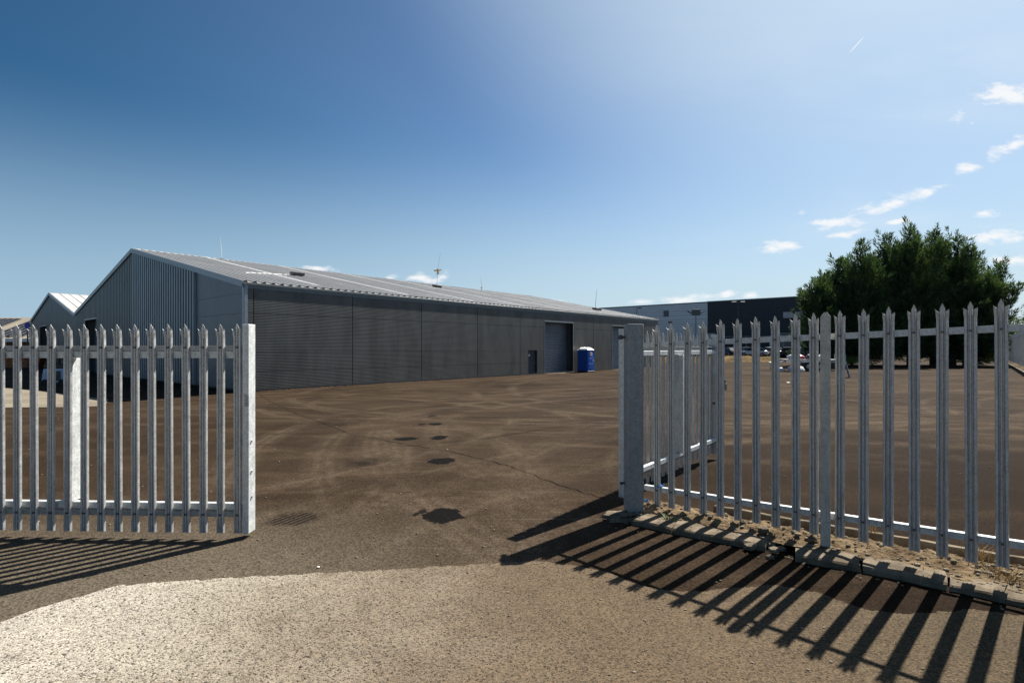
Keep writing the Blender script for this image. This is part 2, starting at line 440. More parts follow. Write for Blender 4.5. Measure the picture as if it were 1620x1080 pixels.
# ------------------------------------------------------------------ the setting: ground, road, apron
def axis_vals(lo, hi, fine, far):
    v = []; x = lo
    a, b = fine
    while x < hi:
        v.append(x)
        d = max(a - x, x - b, 0)
        x += max(.5, d * .12) if d > 0 else .5
    v.append(hi); return v


def make_ground():
    xs = axis_vals(-900, 900, (-25, 30), 0); ys = axis_vals(-60, 1500, (-2, 45), 0)
    mb = MB(); n = len(xs)
    mb.v = [(x, y, gz(x, y)) for y in ys for x in xs]
    mb.f = [(j * n + i, j * n + i + 1, (j + 1) * n + i + 1, (j + 1) * n + i) for j in range(len(ys) - 1) for i in range(n - 1)]
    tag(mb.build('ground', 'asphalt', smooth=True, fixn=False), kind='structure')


def gp(px, py, H=None):
    """point on the terrain under a photo position (used to read real places once)"""
    u = (px - 810) / 845; v = (py - 551) / 845
    y = 1.62 / v
    for _ in range(30):
        y = (ZC - gz(u * y, y)) / v
    return u * y, y


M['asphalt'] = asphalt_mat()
make_ground()


def sheet_poly(name, pts, z, mat, kind='structure'):
    """flat irregular polygon on the level foreground"""
    me = bpy.data.meshes.new(name); bm = bmesh.new()
    vs = [bm.verts.new((p[0], p[1], z)) for p in pts]; f = bm.faces.new(vs)
    if f.normal.z < 0: f.normal_flip()
    bmesh.ops.triangulate(bm, faces=bm.faces[:]); bm.normal_update()
    for f in bm.faces:
        if f.normal.z < 0: f.normal_flip()
    bm.to_mesh(me); bm.free(); me.materials.append(M[mat])
    o = bpy.data.objects.new(name, me); COL.objects.link(o); o['kind'] = kind; return o


edge = [(-260, 1075), (-60, 1010), (0, 985), (60, 962), (120, 945), (190, 926), (270, 920), (350, 915), (450, 910), (540, 905), (640, 900), (740, 894), (833, 888),
        (900, 893), (960, 905), (1010, 925), (1060, 935), (1110, 935), (1170, 930), (1230, 925), (1300, 940), (1370, 965), (1440, 972), (1530, 965), (1640, 975)]
pts = []
ek = [gp(*e) for e in edge]
for i in range(len(ek) - 1):
    for k in range(34):
        t = k / 34; x = ek[i][0] * (1 - t) + ek[i + 1][0] * t; y = ek[i][1] * (1 - t) + ek[i + 1][1] * t
        q = noise.noise(Vector((x * 9, y * 9, 1))) * .028 + noise.noise(Vector((x * 34, y * 34, 4))) * .016 + noise.noise(Vector((x * 90, y * 90, 4))) * .008
        pts.append((x, y + q))
x, y = ek[-1]
pts += [(x + .5, y - .3), (9, -2), (30, -30), (-30, -30), (-12, 0)]
sheet_poly('road', pts, .004, 'road')

ap = MB()
A = [(-16.9, 22.1), (-60, 14.5), (-70, 52), (-19.5, 25.8)]  # back edge follows the warehouse shadow, so the shape carries the shade
ap.grid(lambda u, v: (lambda x, y: (x, y, gz(x, y) + .012))(*[
    (A[0][k] * (1 - u) + A[1][k] * u) * (1 - v) + (A[3][k] * (1 - u) + A[2][k] * u) * v for k in (0, 1)]), 60, 24)
tag(ap.build('concrete_apron', 'apron', smooth=True), kind='structure')


# paving joints: narrow sunk lines across the yard
def seam(pxs, w, label):
    mb = MB(); P = []
    q = [gp(*p) for p in pxs]
    for i in range(len(q) - 1):
        n = 24
        for k in range(n):
            t = k / n; P.append((q[i][0] * (1 - t) + q[i + 1][0] * t + .03 * noise.noise(Vector((i + t * 6, 0, 2))), q[i][1] * (1 - t) + q[i + 1][1] * t + .04 * noise.noise(Vector((i + t * 6, 5, 2)))))
    vs = []
    for i, (x, y) in enumerate(P):
        a = P[max(0, i - 1)]; b = P[min(len(P) - 1, i + 1)]; d = Vector((b[0] - a[0], b[1] - a[1])).normalized(); nn = (-d.y * w / 2, d.x * w / 2)
        ww = .6 + .5 * noise.noise(Vector((x * 2, y * 2, 7)))
        for s in (1, -1):
            X = x + nn[0] * s * ww; Y = y + nn[1] * s * ww; vs.append((X, Y, gz(X, Y) + .008))
    mb.add(vs, [(2 * i, 2 * i + 1, 2 * i + 3, 2 * i + 2) for i in range(len(P) - 1)])
    tag(mb.build('paving_joint', 'joint_line'), kind='structure')


seam([(412, 625), (470, 655), (560, 688), (640, 702), (720, 716), (800, 735), (880, 765), (960, 790)], .028, '')
seam([(430, 688), (560, 668), (690, 655), (800, 645), (980, 622)], .035, '')
seam([(640, 706), (780, 692), (900, 672), (1000, 655)], .035, '')

# ------------------------------------------------------------------ palisade steelwork
PROF = [(-.034, .012), (-.029, -.002), (-.019, -.003), (-.0115, .010), (-.0075, .010), (-.0035, -.001), (.0035, -.001),
        (.0075, .010), (.0115, .010), (.019, -.003), (.029, -.002), (.034, .012)]
PALE = 1.78


def pale_mesh(L=PALE, thin=False):
    """W-section pale, front towards -y, three-pronged splayed head"""
    mb = MB(); T = .003
    cols = PROF
    def surf(idx, zs):
        pts = []
        for z_fn in zs:
            pts.append([(z_fn(i)) for i in idx])
        # front + back skins
        nI = len(idx); vs = []; fs = []
        for s in (0, 1):
            for row in pts:
                for (x, y, z) in row: vs.append((x, y + s * T, z))
        nR = len(pts); off = nI * nR
        for r in range(nR - 1):
            for c in range(nI - 1):
                a = r * nI + c
                fs.append((a, a + 1, a + nI + 1, a + nI)); fs.append((off + a, off + a + nI, off + a + nI + 1, off + a + 1))
            for c in (0, nI - 1):
                a = r * nI + c; fs.append((a, a + nI, off + a + nI, off + a))
        for c in range(nI - 1):
            for r in (0, nR - 1):
                a = r * nI + c; fs.append((a, off + a, off + a + 1, a + 1))
        mb.add(vs, fs)
    zb = L - .115
    allc = list(range(12))
    surf(allc, [lambda i: (cols[i][0], cols[i][1], 0), lambda i: (cols[i][0], cols[i][1], zb)])
    # centre tongue
    cen = [3, 4, 5, 6, 7, 8]
    surf(cen, [lambda i: (cols[i][0], cols[i][1], zb),
               lambda i: (cols[i][0] * 1.25, cols[i][1] * .8, L - .05),
               lambda i: (cols[i][0] * 1.3, cols[i][1] * .6, L - .034),
               lambda i: (cols[i][0] * .62, cols[i][1] * .4 - .003, L - .014),
               lambda i: (cols[i][0] * .12, -.004, L)])
    for s, idx in ((-1, [0, 1, 2, 3]), (1, [8, 9, 10, 11])):
        def f1(i): return (cols[i][0], cols[i][1], zb)
        def f2(i): return (cols[i][0] + s * .003, cols[i][1] - .008, L - .08)
        def f3(i):
            o = abs(cols[i][0]) / .034
            return (cols[i][0] + s * .004, cols[i][1] - .010, L - .060 + .012 * (o - .5))
        def f4(i):
            o = abs(cols[i][0]) / .034
            return (s * (.029 + (o - .7) * .012) + s * .006, -.012, L - .040 - .012 * (1 - o))
        surf(idx, [f1, f2, f3, f4])
    return mb


PALE_MESH = None


def place_pale(parent, x, y, z, rz=0, bolts=(1.58, .155), L=PALE):
    global PALE_MESH
    if PALE_MESH is None:
        o = pale_mesh().build('paling', 'galv', parent); PALE_MESH = o.data
    else:
        o = bpy.data.objects.new('paling', PALE_MESH); COL.objects.link(o); o.parent = parent
    o.location = (x, y, z); o.rotation_euler = (0, R(random.uniform(-.25, .25)), rz + R(random.uniform(-2.0, 2.0)))
    global BOLT
    for i, zz in enumerate(bolts):
        if BOLT is None:
            mb = MB(); mb.box(-.007, .007, -.009, .009, -.007, .007); b = mb.build('bolt', 'bolt', o); BOLT = b.data
        else:
            b = bpy.data.objects.new('bolt', BOLT); COL.objects.link(b); b.parent = o
        b.location = (0, 0, zz)
    return o


BOLT = None


def gate_leaf(origin, rz, xs, x_end, x_hinge, brace_x, label, group, side=-1):
    """local x along the leaf; palings on -y side. z=0 is bottom of the palings"""
    g = empty('palisade_gate_leaf', origin, rz, label, 'gate', group)
    for x in xs: place_pale(g, x, -.03, 0)
    lo, hi = min(x_end, x_hinge), max(x_end, x_hinge)
    a, b = lo + .02, hi - .02
    # angle rails (vertical leg against palings, flange going back)
    for z, n in ((1.552, 'top'), (.135, 'bottom')):
        mb = MB(); mb.box(a, b, -.014, -.008, z, z + .045); mb.box(a, b, -.008, .030, z + .039, z + .045)
        mb.build('rail', 'galv_post', g, .001)
    for z in (1.490, .190):
        mb = MB(); mb.box(a, b, -.004 if z > 1 else .002, .052, z, z + .055); mb.build('frame_bar', 'galv_frame', g, .003)
    s = 1 if x_end > x_hinge else -1
    # end stile and hinge stile
    for n, xx in (('end_stile', x_end), ('hinge_stile', x_hinge)):
        mb = MB(); mb.box(min(xx, xx - (s if n == 'end_stile' else -s) * .055), max(xx, xx - (s if n == 'end_stile' else -s) * .055), -.03, .085, -.005, PALE)
        mb.build(n, 'galv_frame', g, .004)
    mb = MB(); mb.box(brace_x - .04, brace_x + .04, -.002, .108, .248, 1.487); mb.build('brace', 'galv_frame', g, .003)
    # lock plate, hooks and bolt keep on the end stile
    mb = MB(); mb.box(x_end - s * .06 - .002, x_end - s * .005, -.036, -.031, 1.00, 1.11) if False else None
    q = MB(); q.box(min(x_end - s * .030, x_end + s * .006), max(x_end - s * .030, x_end + s * .006), -.040, -.031, 1.08, 1.18); q.build('lock_plate', 'galv_post', g, .002)
    for zz in (.3, .52, .78):
        q = MB(); q.tube((x_end, .02, zz), (x_end + s * .014, .02, zz), .010, n=8); q.build('bolt_head', 'galv_frame', g)
    q = MB(); q.box(min(x_end - s * .055, x_end - s * .085), max(x_end - s * .055, x_end - s * .085), .0, .03, .74, .77); q.build('latch', 'bolt', g)
    return g


# left leaf: closed, almost parallel to the picture
lx0, ly0, lx1, ly1 = -4.34, 4.655, -2.24, 4.572
rzl = math.atan2(ly1 - ly0, lx1 - lx0)
ox, oy = lx1, ly1
xs = [-.150 * k - .098 for k in range(20)]
gate_leaf((ox, oy, ZC - 1.573), rzl, xs, 0, -3.12, -1.618,
          'galvanised palisade gate leaf standing closed on the left, shadow in front', 'palisade gate leaves')
# right leaf: swung open into the yard. hinge (1.16,5.68) -> end (3.06,8.1)
hx, hy, ex, ey = 1.155, 5.66, 3.05, 8.05
Lr = math.hypot(ex - hx, ey - hy)
rz = math.atan2(hy - ey, hx - ex)  # local +x points from end to hinge so palings (-y) face away
rl = gate_leaf((hx, hy, ZC - 1.573), rz, [-.12 - .15 * k for k in range(int((Lr - .16) / .15) + 1)], -Lr, .0, -Lr / 2,
               'galvanised palisade gate leaf swung open behind the right fence', 'palisade gate leaves')
# its local frame: -y faces the far side
# bracket + padlock on the open end
e = Vector((ex, ey, 0)); d = Vector((ex - hx, ey - hy, 0)).normalized(); nrm = Vector((d.y, -d.x, 0))
mb = MB(); mb.m = Matrix.Translation((ex - d.x * .09, ey - d.y * .09, ZC)) @ Matrix.Rotation(math.atan2(d.y, d.x), 4, 'Z')
mb.box(-.08, .08, -.125, -.09, -.52, -.38)
br = mb.build('lock_box', 'galv_frame', None, .003)
br.parent = rl; br.matrix_parent_inverse = (Matrix.Translation(rl.location) @ Matrix.Rotation(rz, 4, 'Z')).inverted()
mb = MB(); mb.m = Matrix.Translation((ex + d.x * .0, ey, ZC)) @ Matrix.Rotation(math.atan2(d.y, d.x), 4, 'Z')
mb.box(-.03, .05, -.17, -.128, -.62, -.52); mb.tube((-.01, -.15, -.53), (-.01, -.15, -.47), .008); mb.tube((.03, -.15, -.53), (.03, -.15, -.47), .008); mb.tube((-.01, -.15, -.47), (.03, -.15, -.47), .008)
pl = mb.build('padlock', 'bolt', None, .004)
tag(pl, 'dark padlock hanging from the end of the open gate leaf', 'padlock')

# ---- big box gate post
gpz = gz(1.2, 5.1)
post = empty('gate_post', (1.19, 5.13, 0), R(4), 'thick square galvanised gate post between the opening and the right fence', 'gate post')
mb = MB(); mb.box(-.078, .078, 0, .15, .0, ZC + .228); mb.build('post_shaft', 'galv_post', post, .006)
mb = MB(); mb.box(-.074, .074, .004, .146, ZC + .2285, ZC + .234); mb.build('post_cap', 'galv_post', post, .002)
for zz in (1.73, .30):
    mb = MB(); mb.tube((-.07, .12, zz), (-.105, .12, zz), .012); mb.box(-.135, -.105, .08, .16, zz - .022, zz + .022) if zz > 1 else mb.tube((-.105, .12, zz), (-.12, .12, zz), .02)
    mb.build('hinge', 'bolt', post, .003)
for zz in (.78, .42, .2, 1.28):
    mb = MB(); mb.tube((-.078, .09, zz), (-.092, .09, zz), .010); mb.build('bolt_head', 'galv_frame', post)

# ---- right fence
FA = Vector((1.53, 5.14)); FB = Vector((3.25, 3.54)); FD = (FB - FA); FL = FD.length; FD.normalize(); PITCH = FL / 15
frz = math.atan2(FD.y, FD.x); FN = Vector((FD.y, -FD.x))  # towards camera side


def fpos(k, off=0): p = FA + FD * (k * PITCH) + FN * off; return p


def fz(k): return ZC - 1.54 + .09 * k / 15


fence = empty('palisade_fence', (FA.x, FA.y, 0), 0, 'galvanised palisade fence running along the kerb on the right', 'fence')
ks = [-.95, 0, 1, 2, 3, 4, 5, 6, 7, 7.85, 9, 10, 11, 12, 13, 14, 15, 16, 17, 18, 19, 20, 21, 22]
for k in ks:
    p = fpos(k); place_pale(fence, p.x - FA.x, p.y - FA.y, fz(k) + random.uniform(-.004, .004), frz)
k0, k1 = -1.9, 24
for z, nm in ((PALE - .222, 'top'), (.135, 'bottom')):
    for (a, b_) in ((k0, 8.4), (8.45, k1)):
        mb = MB()
        def rail(y0, y1, z0, z1):
            vs = []
            for k in (a, b_):
                for (yy, zz) in ((y0, z0), (y1, z0), (y1, z1), (y0, z1)):
                    p = fpos(k, -yy); vs.append((p.x - FA.x, p.y - FA.y, fz(k) + z + zz))
            mb.add(vs, [(0, 1, 2, 3), (7, 6, 5, 4), (0, 4, 5, 1), (1, 5, 6, 2), (2, 6, 7, 3), (3, 7, 4, 0)])
        rail(.0145, .020, 0, .048); rail(.0205, .062, .042, .048)
        mb.build('rail', 'galv_frame', fence, .001)
# fence posts: I section with pointed front flange
for kp in (8.42, 25.5):
    p = fpos(kp, .022)
    mb = MB(); mb.m = Matrix.Translation((p.x - FA.x, p.y - FA.y, 0)) @ Matrix.Rotation(frz, 4, 'Z')
    zt = ZC + .285 + .09 * (kp - 8.4) / 15
    w = .036
    mb.prism([(-w, .02), (w, .02), (w, zt - .035), (w * .3, zt), (-w * .3, zt), (-w, zt - .035)], -.006, 0, 'y')
    mb.prism([(-.003, .02), (.003, .02), (.003, zt - .04), (-.003, zt - .04)], .0, .03, 'y')
    mb.build('post', galvanised('weathered_post', (.42, .41, .37), .3, .1, .65) if kp < 10 else 'galv_post', fence)

# ---- kerb, soil, rubble
def kerb_stone(a, b_, label, h=.052, w=.23):
    a = Vector(a); b_ = Vector(b_); d = (b_ - a); L = d.length; d.normalize(); n = Vector((-d.y, d.x))
    if n.y < 0: n = -n
    me = bpy.data.meshes.new('kerb_stone'); bm = bmesh.new()
    nx, ny = max(4, int(L / .035)), 6
    prof = [(-.004, -.03), (0, .0), (.002, h * .75), (.016, h), (w * .5, h + .006), (w, h + .004), (w + .002, -.02)]
    g = []
    for i in range(nx + 1):
        row = []
        for (o, z) in prof:
            t = .006 + (L - .012) * i / nx
            p = a + d * t + n * o
            r = Vector((p.x, p.y, z)) + .007 * noise.noise_vector(Vector((p.x * 14, p.y * 14, z * 14))) + .012 * noise.noise_vector(Vector((p.x * 4, p.y * 4, z * 4 + 3)))
            row.append(bm.verts.new(r))
        g.append(row)
    for i in range(nx):
        for j in range(len(prof) - 1): bm.faces.new((g[i][j], g[i + 1][j], g[i + 1][j + 1], g[i][j + 1]))
    for i in (0, nx): bm.faces.new(g[i])
    bmesh.ops.recalc_face_normals(bm, faces=bm.faces); bm.to_mesh(me); bm.free()
    for p in me.polygons: p.use_smooth = False
    me.materials.append(M['kerb']); o = bpy.data.objects.new('kerb_stone', me); COL.objects.link(o)
    return tag(o, label, 'kerb stone', 'worn kerb stones in front of the right fence')


KP = [gp(998, 829), gp(1062, 844), gp(1212, 873)]
KQ = [gp(1256, 888), gp(1364, 906), gp(1500, 934), gp(1625, 962), (3.9, 2.78), (4.8, 2.1)]
kerb_stone(KP[0], KP[1], 'short kerb stone nearest the thick gate post')
kerb_stone(KP[1], KP[2], 'long pale kerb stone between the gate post end and the broken gap')
kerb_stone(KQ[0], KQ[1], 'cracked kerb stone just right of the broken gap')
kerb_stone(KQ[1], KQ[2], 'dirty kerb stone under the palings right of the fence post')
kerb_stone(KQ[2], KQ[3], 'kerb stone beside the dry grass at the right edge', .045)
kerb_stone(KQ[3], KQ[4], 'kerb stone mostly beyond the right edge of the picture', .05)


def rock(c, r, seed, mb, flat=.6):
    bm = bmesh.new(); bmesh.ops.create_icosphere(bm, subdivisions=1, radius=1)
    vs = []
    for v in bm.verts:
        q = v.co * (1 + .45 * noise.noise(v.co * 1.3 + Vector((seed, seed * 2, 0))))
        vs.append((c[0] + q.x * r, c[1] + q.y * r * .85, c[2] + q.z * r * flat))
    mb.add(vs, [tuple(v.index for v in f.verts) for f in bm.faces]); bm.free()


# soil strip between kerb, fence and inner edging
def soil():
    mb = MB()
    o_ = Vector((.604, .797)) * .13
    F0 = [Vector((1.0, 5.0)), Vector(KP[0]) + o_, Vector(KP[1]) + o_, Vector(KP[2]) + o_, Vector(KQ[1]) + o_, Vector(KQ[2]) + o_, Vector(KQ[3]) + o_, Vector(KQ[4]) + o_, Vector((4.9, 2.2))]
    B0 = [Vector((1.3, 5.55)), Vector((1.5, 5.42)), Vector((1.8, 5.2)), Vector((2.45, 4.66)), Vector((2.9, 4.32)), Vector((3.45, 3.88)), Vector((3.95, 3.5)), Vector((4.7, 2.9)), Vector((5.4, 2.3))]
    def lerp(L, t):
        s = t * (len(L) - 1); i = min(int(s), len(L) - 2); return L[i].lerp(L[i + 1], s - i)
    def fn(u, v):
        p = lerp(F0, u).lerp(lerp(B0, u), v)
        kv = sm(.12, .6, v); z = .046 + (.022 + .022 * u) * kv
        z += (.35 + .9 * kv) * (.026 * noise.noise(Vector((p.x * 5, p.y * 5, 0))) + .016 * noise.noise(Vector((p.x * 15, p.y * 15, 3))) + .009 * abs(noise.noise(Vector((p.x * 34, p.y * 34, 5))))) + .006 * noise.noise(Vector((p.x * 45, p.y * 45, 3)))
        if v > .93: z = min(z, .04)
        return (p.x, p.y, z)
    mb.grid(fn, 300, 50)
    # skirt to the ground at left and back
    tag(mb.build('soil_strip', 'soil', smooth=False), kind='structure')
    mb = MB()
    rnd = random.Random(5)
    for i in range(900):
        u = rnd.random() ** .85; v = .08 + rnd.random() ** 1.1 * .88
        x, y, z = fn(u, v)
        r = rnd.choice([.004, .005, .007, .010, .015]) * (1 + .6 * rnd.random())
        rock((x, y, z + r * .2), r, i * .7, mb)
    for i in range(90):  # spill on the kerb and road edge
        u = rnd.random(); x, y, z = fn(u, 0); r = .004 + .007 * rnd.random()
        o = rnd.random() * .35; x -= .6 * o; y -= .75 * o
        rock((x, y, (.075 if o < .15 else .008) + r * .2), r, i * .9, mb)
    tag(mb.build('gravel', 'stone'), 'loose stones and grit scattered over the soil under the palings', 'gravel', kind='stuff')
    mb = MB()
    a = Vector((2.35, 4.83)); b = Vector((5.6, 2.0))
    for i in range(60):
        pass
    def ed(u, v):
        p = Vector((1.95, 5.17)).lerp(Vector((5.7, 2.15)), u); n = Vector((.63, .78))
        prof = [(0, -.02), (0, .105), (.008, .115), (.05, .115), (.058, .10), (.058, -.02)]
        o, z = prof[int(round(v * 5))]
        z2 = z * (.85 + .5 * u) if z > 0 else z
        q = p + n * o
        return (q.x, q.y, z2 + .008 * noise.noise(Vector((q.x * 7, q.y * 7, z))))
    mb.grid(ed, 120, 5)
    tag(mb.build('edging_kerb', 'kerb'), 'thin concrete edging strip behind the right fence', 'kerb edging')


soil()
rb = MB(); rnd = random.Random(3)
gx, gy = gp(1232, 878)
tr = [(-.17, .10, .045, 'flat broken concrete lump left of the kerb gap'), (-.02, .03, .04, 'pale concrete chunk fallen in the kerb gap'), (.07, .10, .035, 'angular concrete chunk at the right of the kerb gap'), (-.1, -.06, .03, 'small broken piece lying on the asphalt by the gap'),
      (.0, .16, .045, 'rough lump at the back of the kerb gap')]
for i, (dx, dy, r, lb) in enumerate(tr):
    mb = MB(); rock((gx + dx, gy + dy, .03 if r > .035 else .012), r * 1.25, i * 3.3 + 1, mb, .55)
    tag(mb.build('rubble_chunk', 'kerb'), lb, 'rubble', 'broken concrete at the kerb gap')
for i, (px, py, rr, lb) in enumerate([(1212, 858, .05, 'spalled concrete lump on the soil above the kerb gap'), (1180, 846, .035, 'small spalled lump under the palings left of the kerb gap'), (1290, 872, .045, 'tan lump of concrete at the foot of the fence post'),
                               (1330, 868, .04, 'upright concrete shard behind the fence post'), (1268, 866, .03, 'small tan lump left of the fence post foot')]):
    x, y = gp(px, py); mb = MB(); rock((x, y + .05, .09), rr, i * 5.1 + 2, mb, .7 if 'upright' not in lb else 1.4)
    tag(mb.build('concrete_lump', 'kerb'), lb, 'rubble', 'concrete lumps on the soil strip')
# concrete footing at the gate post
mb = MB(); vs = [(0, 0, .04)]; n = 46
for i in range(n):
    a = 2 * math.pi * i / n; r = .95 + .3 * noise.noise(Vector((math.cos(a) * 2, math.sin(a) * 2, 9))) + .22 * noise.noise(Vector((math.cos(a) * 7, math.sin(a) * 7, 9)))
    vs.append((math.cos(a) * .2 * r, math.sin(a) * .15 * r, .026 + .012 * noise.noise(Vector((i * .7, 1, 0)))))
for i in range(n):
    x, y, z = vs[1 + i]; vs.append((x * 1.18, y * 1.18, -.01))
mb.m = Matrix.Translation((1.08, 5.12, 0))
mb.add(vs, [(0, 1 + i, 1 + (i + 1) % n) for i in range(n)] + [(1 + i, 1 + n + i, 1 + n + (i + 1) % n, 1 + (i + 1) % n) for i in range(n)])
tag(mb.build('concrete_footing', 'kerb'), 'rough pale concrete footing around the gate post base', 'footing')


def tuft(x, y, z, h, n, mat, label, spread=.5, group=None, w=.004):
    rnd = random.Random(int(x * 1000)); mb = MB()
    for i in range(n):
        a = rnd.uniform(0, 6.28); l = h * rnd.uniform(.4, 1); s = rnd.uniform(.1, spread) * l
        bx, by = x + rnd.uniform(-.02, .02) * spread * 3, y + rnd.uniform(-.02, .02) * spread * 3
        p = [Vector((bx, by, z)), Vector((bx + math.cos(a) * s * .4, by + math.sin(a) * s * .4, z + l * .6)), Vector((bx + math.cos(a) * s, by + math.sin(a) * s, z + l))]
        t = Vector((-math.sin(a), math.cos(a), 0)) * w * rnd.uniform(.6, 1.3)
        mb.add([p[0] - t, p[0] + t, p[1] + t * .8, p[1] - t * .8, p[2]], [(0, 1, 2, 3), (3, 2, 4)])
    return tag(mb.build('weed', mat, fixn=False), label, 'weed', group)


x, y = gp(1061, 833); tuft(x, y + .03, .03, .085, 26, 'weed', 'small green weed growing from the joint between two kerb stones', .9, w=.007)
x, y = gp(1550, 905); tuft(x, y, .1, .13, 60, 'grass_dry', 'dry straw coloured weed clump on the soil at far right', 1.0, 'dry weeds along the kerb', .0025)
x, y = gp(1462, 920); tuft(x, y, .02, .07, 40, 'grass_dry', 'flat dry grass against the kerb face under the seventh paling', 1.4, 'dry weeds along the kerb', .003)
x, y = gp(1376, 862); tuft(x, y, .09, .12, 26, 'grass_dry', 'thin brown weed behind the kerb right of the fence post', .7, 'dry weeds along the kerb', .0025)
x, y = gp(1608, 935); tuft(x, y + .06, .05, .10, 60, 'grass_dry', 'dry grass at the extreme right end of the kerb', 1.3, 'dry weeds along the kerb', .003)

# blue rope ties
def rope(c, r, label, seed):
    rnd = random.Random(seed); mb = MB(); P = []
    for i in range(34):
        a = i / 34 * 6.28 * 2.3
        P.append((c[0] + math.cos(a) * r * (.8 + .3 * rnd.random()), c[1] + math.sin(a) * r * .8, c[2] + rnd.uniform(-.012, .012) + i * .0005))
    P += [(P[-1][0] + .03, P[-1][1] - .02, P[-1][2] - .03), (P[-1][0] + .05, P[-1][1] - .03, P[-1][2] + .01)]
    mb.path(P, .0035, 5)
    tag(mb.build('rope', 'rope', smooth=True), label, 'rope', 'blue rope ties at the fence end')


p = fpos(-.95)
rope((p.x + .02, p.y + .01, ZC - 1.36), .036, 'blue rope tied round the bottom rail beside the gate post', 1)
rope((p.x - .12, p.y + .0, ZC - 1.50), .03, 'blue rope end hanging low by the gate post base', 2)

# ------------------------------------------------------------------ warehouses
CX, CY, BZ = -14.2, 28.4, -.68
WR = math.atan2(.758, .652)
WM = Matrix.Translation((CX, CY, BZ)) @ Matrix.Rotation(WR, 4, 'Z')
def WP(x, y, z): return WM @ Vector((x, y, z))
LEN, EAVE = 49.3, 5.81


def corrugated(x0, x1, y0, z0, y1, z1, pitch, h, prof=((0, 0), (.18, 1), (.36, 1), (.54, 0))):
    """roof sheet: ribs run y0->y1, repeat along x"""
    mb = MB(); xs = []; n = int((x1 - x0) / pitch)
    for i in range(n):
        for (a, b) in prof: xs.append((x0 + (i + a) * pitch, b * h))
    xs.append((x1, 0))
    m = len(xs)
    vs = [(x, y0, z0 + q) for x, q in xs] + [(x, y1, z1 + q) for x, q in xs]
    mb.add(vs, [(i, i + 1, m + i + 1, m + i) for i in range(m - 1)])
    return mb


wh = empty('warehouse', (CX, CY, BZ), WR, 'long dark grey clad warehouse with a low pitched light roof', 'warehouse')
# slab plinth and backing walls
doors = [(26.3, 30.8, 4.75), (38.3, 42.8, 4.75)]
pdoor = (23.9, 25.2, 2.2)
mb = MB()
T = .25
cuts = sorted([(a, b, h) for a, b, h in doors] + [pdoor])
x = 0.0
for a, b, h in cuts:
    mb.box(x, a, .0, T, .0, EAVE); mb.box(a, b, .0, T, h, EAVE); x = b
mb.box(x, LEN, .0, T, 0, EAVE)
mb.build('wall_frame', 'joint', wh)
joints = [0.0, .44, 6.5, 12.0, 17.6, 22.8, 28.5, 34.5, 40.3, 45.8, LEN]
seams = [.12, 1.05, 2.1, 3.15, 4.2, EAVE - .02]
mb = MB(); G = .022
for i in range(len(joints) - 1):
    for j in range(len(seams) - 1):
        a, b = joints[i] + G, joints[i + 1] - G; z0, z1 = seams[j] + (.006 if j else 0), seams[j + 1] - .006
        segs = [(a, b)]
        for da, db, h in cuts:
            if z0 < h - .3:
                ns = []
                for (p, q) in segs:
                    if db <= p or da >= q: ns.append((p, q))
                    else:
                        if p < da - .02: ns.append((p, da - .02))
                        if q > db + .02: ns.append((db + .02, q))
                segs = ns
        zz0 = z0
        for da, db, h in cuts:
            if z0 < h < z1 and h - z0 < .7 and h - z0 > .3: pass
        for (p, q) in segs:
            mb.box(p, q, -.035, -.001, zz0, z1)
        if j == 4:
            for da, db, h in doors:
                p, q = max(a, da - .018), min(b, db + .018)
                if q - p > .1: mb.box(p, q, -.035, -.001, h + .10, z1)
mb.build('wall_panels', 'panel', wh)
# header pieces above openings
mb = MB()
for a, b, h in doors:
    mb.box(a - .02, b + .02, -.05, -.036, h - .03, h + .09)
    mb.box(a - .06, a - .0, -.05, -.036, 0, h + .09); mb.box(b, b + .06, -.05, -.036, 0, h + .09)
mb.build('door_trim', 'verge', wh)
mb = MB(); mb.box(-.02, LEN + .02, -.045, -.036, .0, .12); 
mb.build('base_flashing', 'joint', wh)


def roller(parent, x0, x1, h, dep=.7, pitch=.2):
    """recessed roller shutter in the x-z plane facing -y"""
    rv = MB(); rv.box(x0 - .012, x0, .02, dep + .1, 0, h); rv.box(x1, x1 + .012, .02, dep + .1, 0, h); rv.box(x0, x1, .02, dep + .1, h, h + .012)
    r = rv.build('door_reveal', 'reveal', parent)
    mb = MB(); n = int(h / pitch); vs = []
    pr = [(0, 0), (.3, -.05), (.65, -.045), (1, .004)]
    zs = [((i + a) * pitch, b) for i in range(n) for a, b in pr] + [(h, 0)]
    vs = [(x0, dep + b, z) for z, b in zs] + [(x1, dep + b, z) for z, b in zs]; m = len(zs)
    mb.add(vs, [(i, m + i, m + i + 1, i + 1) for i in range(m - 1)])
    d = mb.build('roller_door', 'shutter', parent)
    g = MB(); g.box(x0, x0 + .08, dep - .08, dep - .03, 0, h); g.box(x1 - .08, x1, dep - .08, dep - .03, 0, h); g.build('guide_rail', 'reveal', d)
    b = MB(); b.box(x0 + .082, x1 - .082, dep - .05, dep - .03, 0, .1); b.build('bottom_bar', 'galv_post', d)
    return d


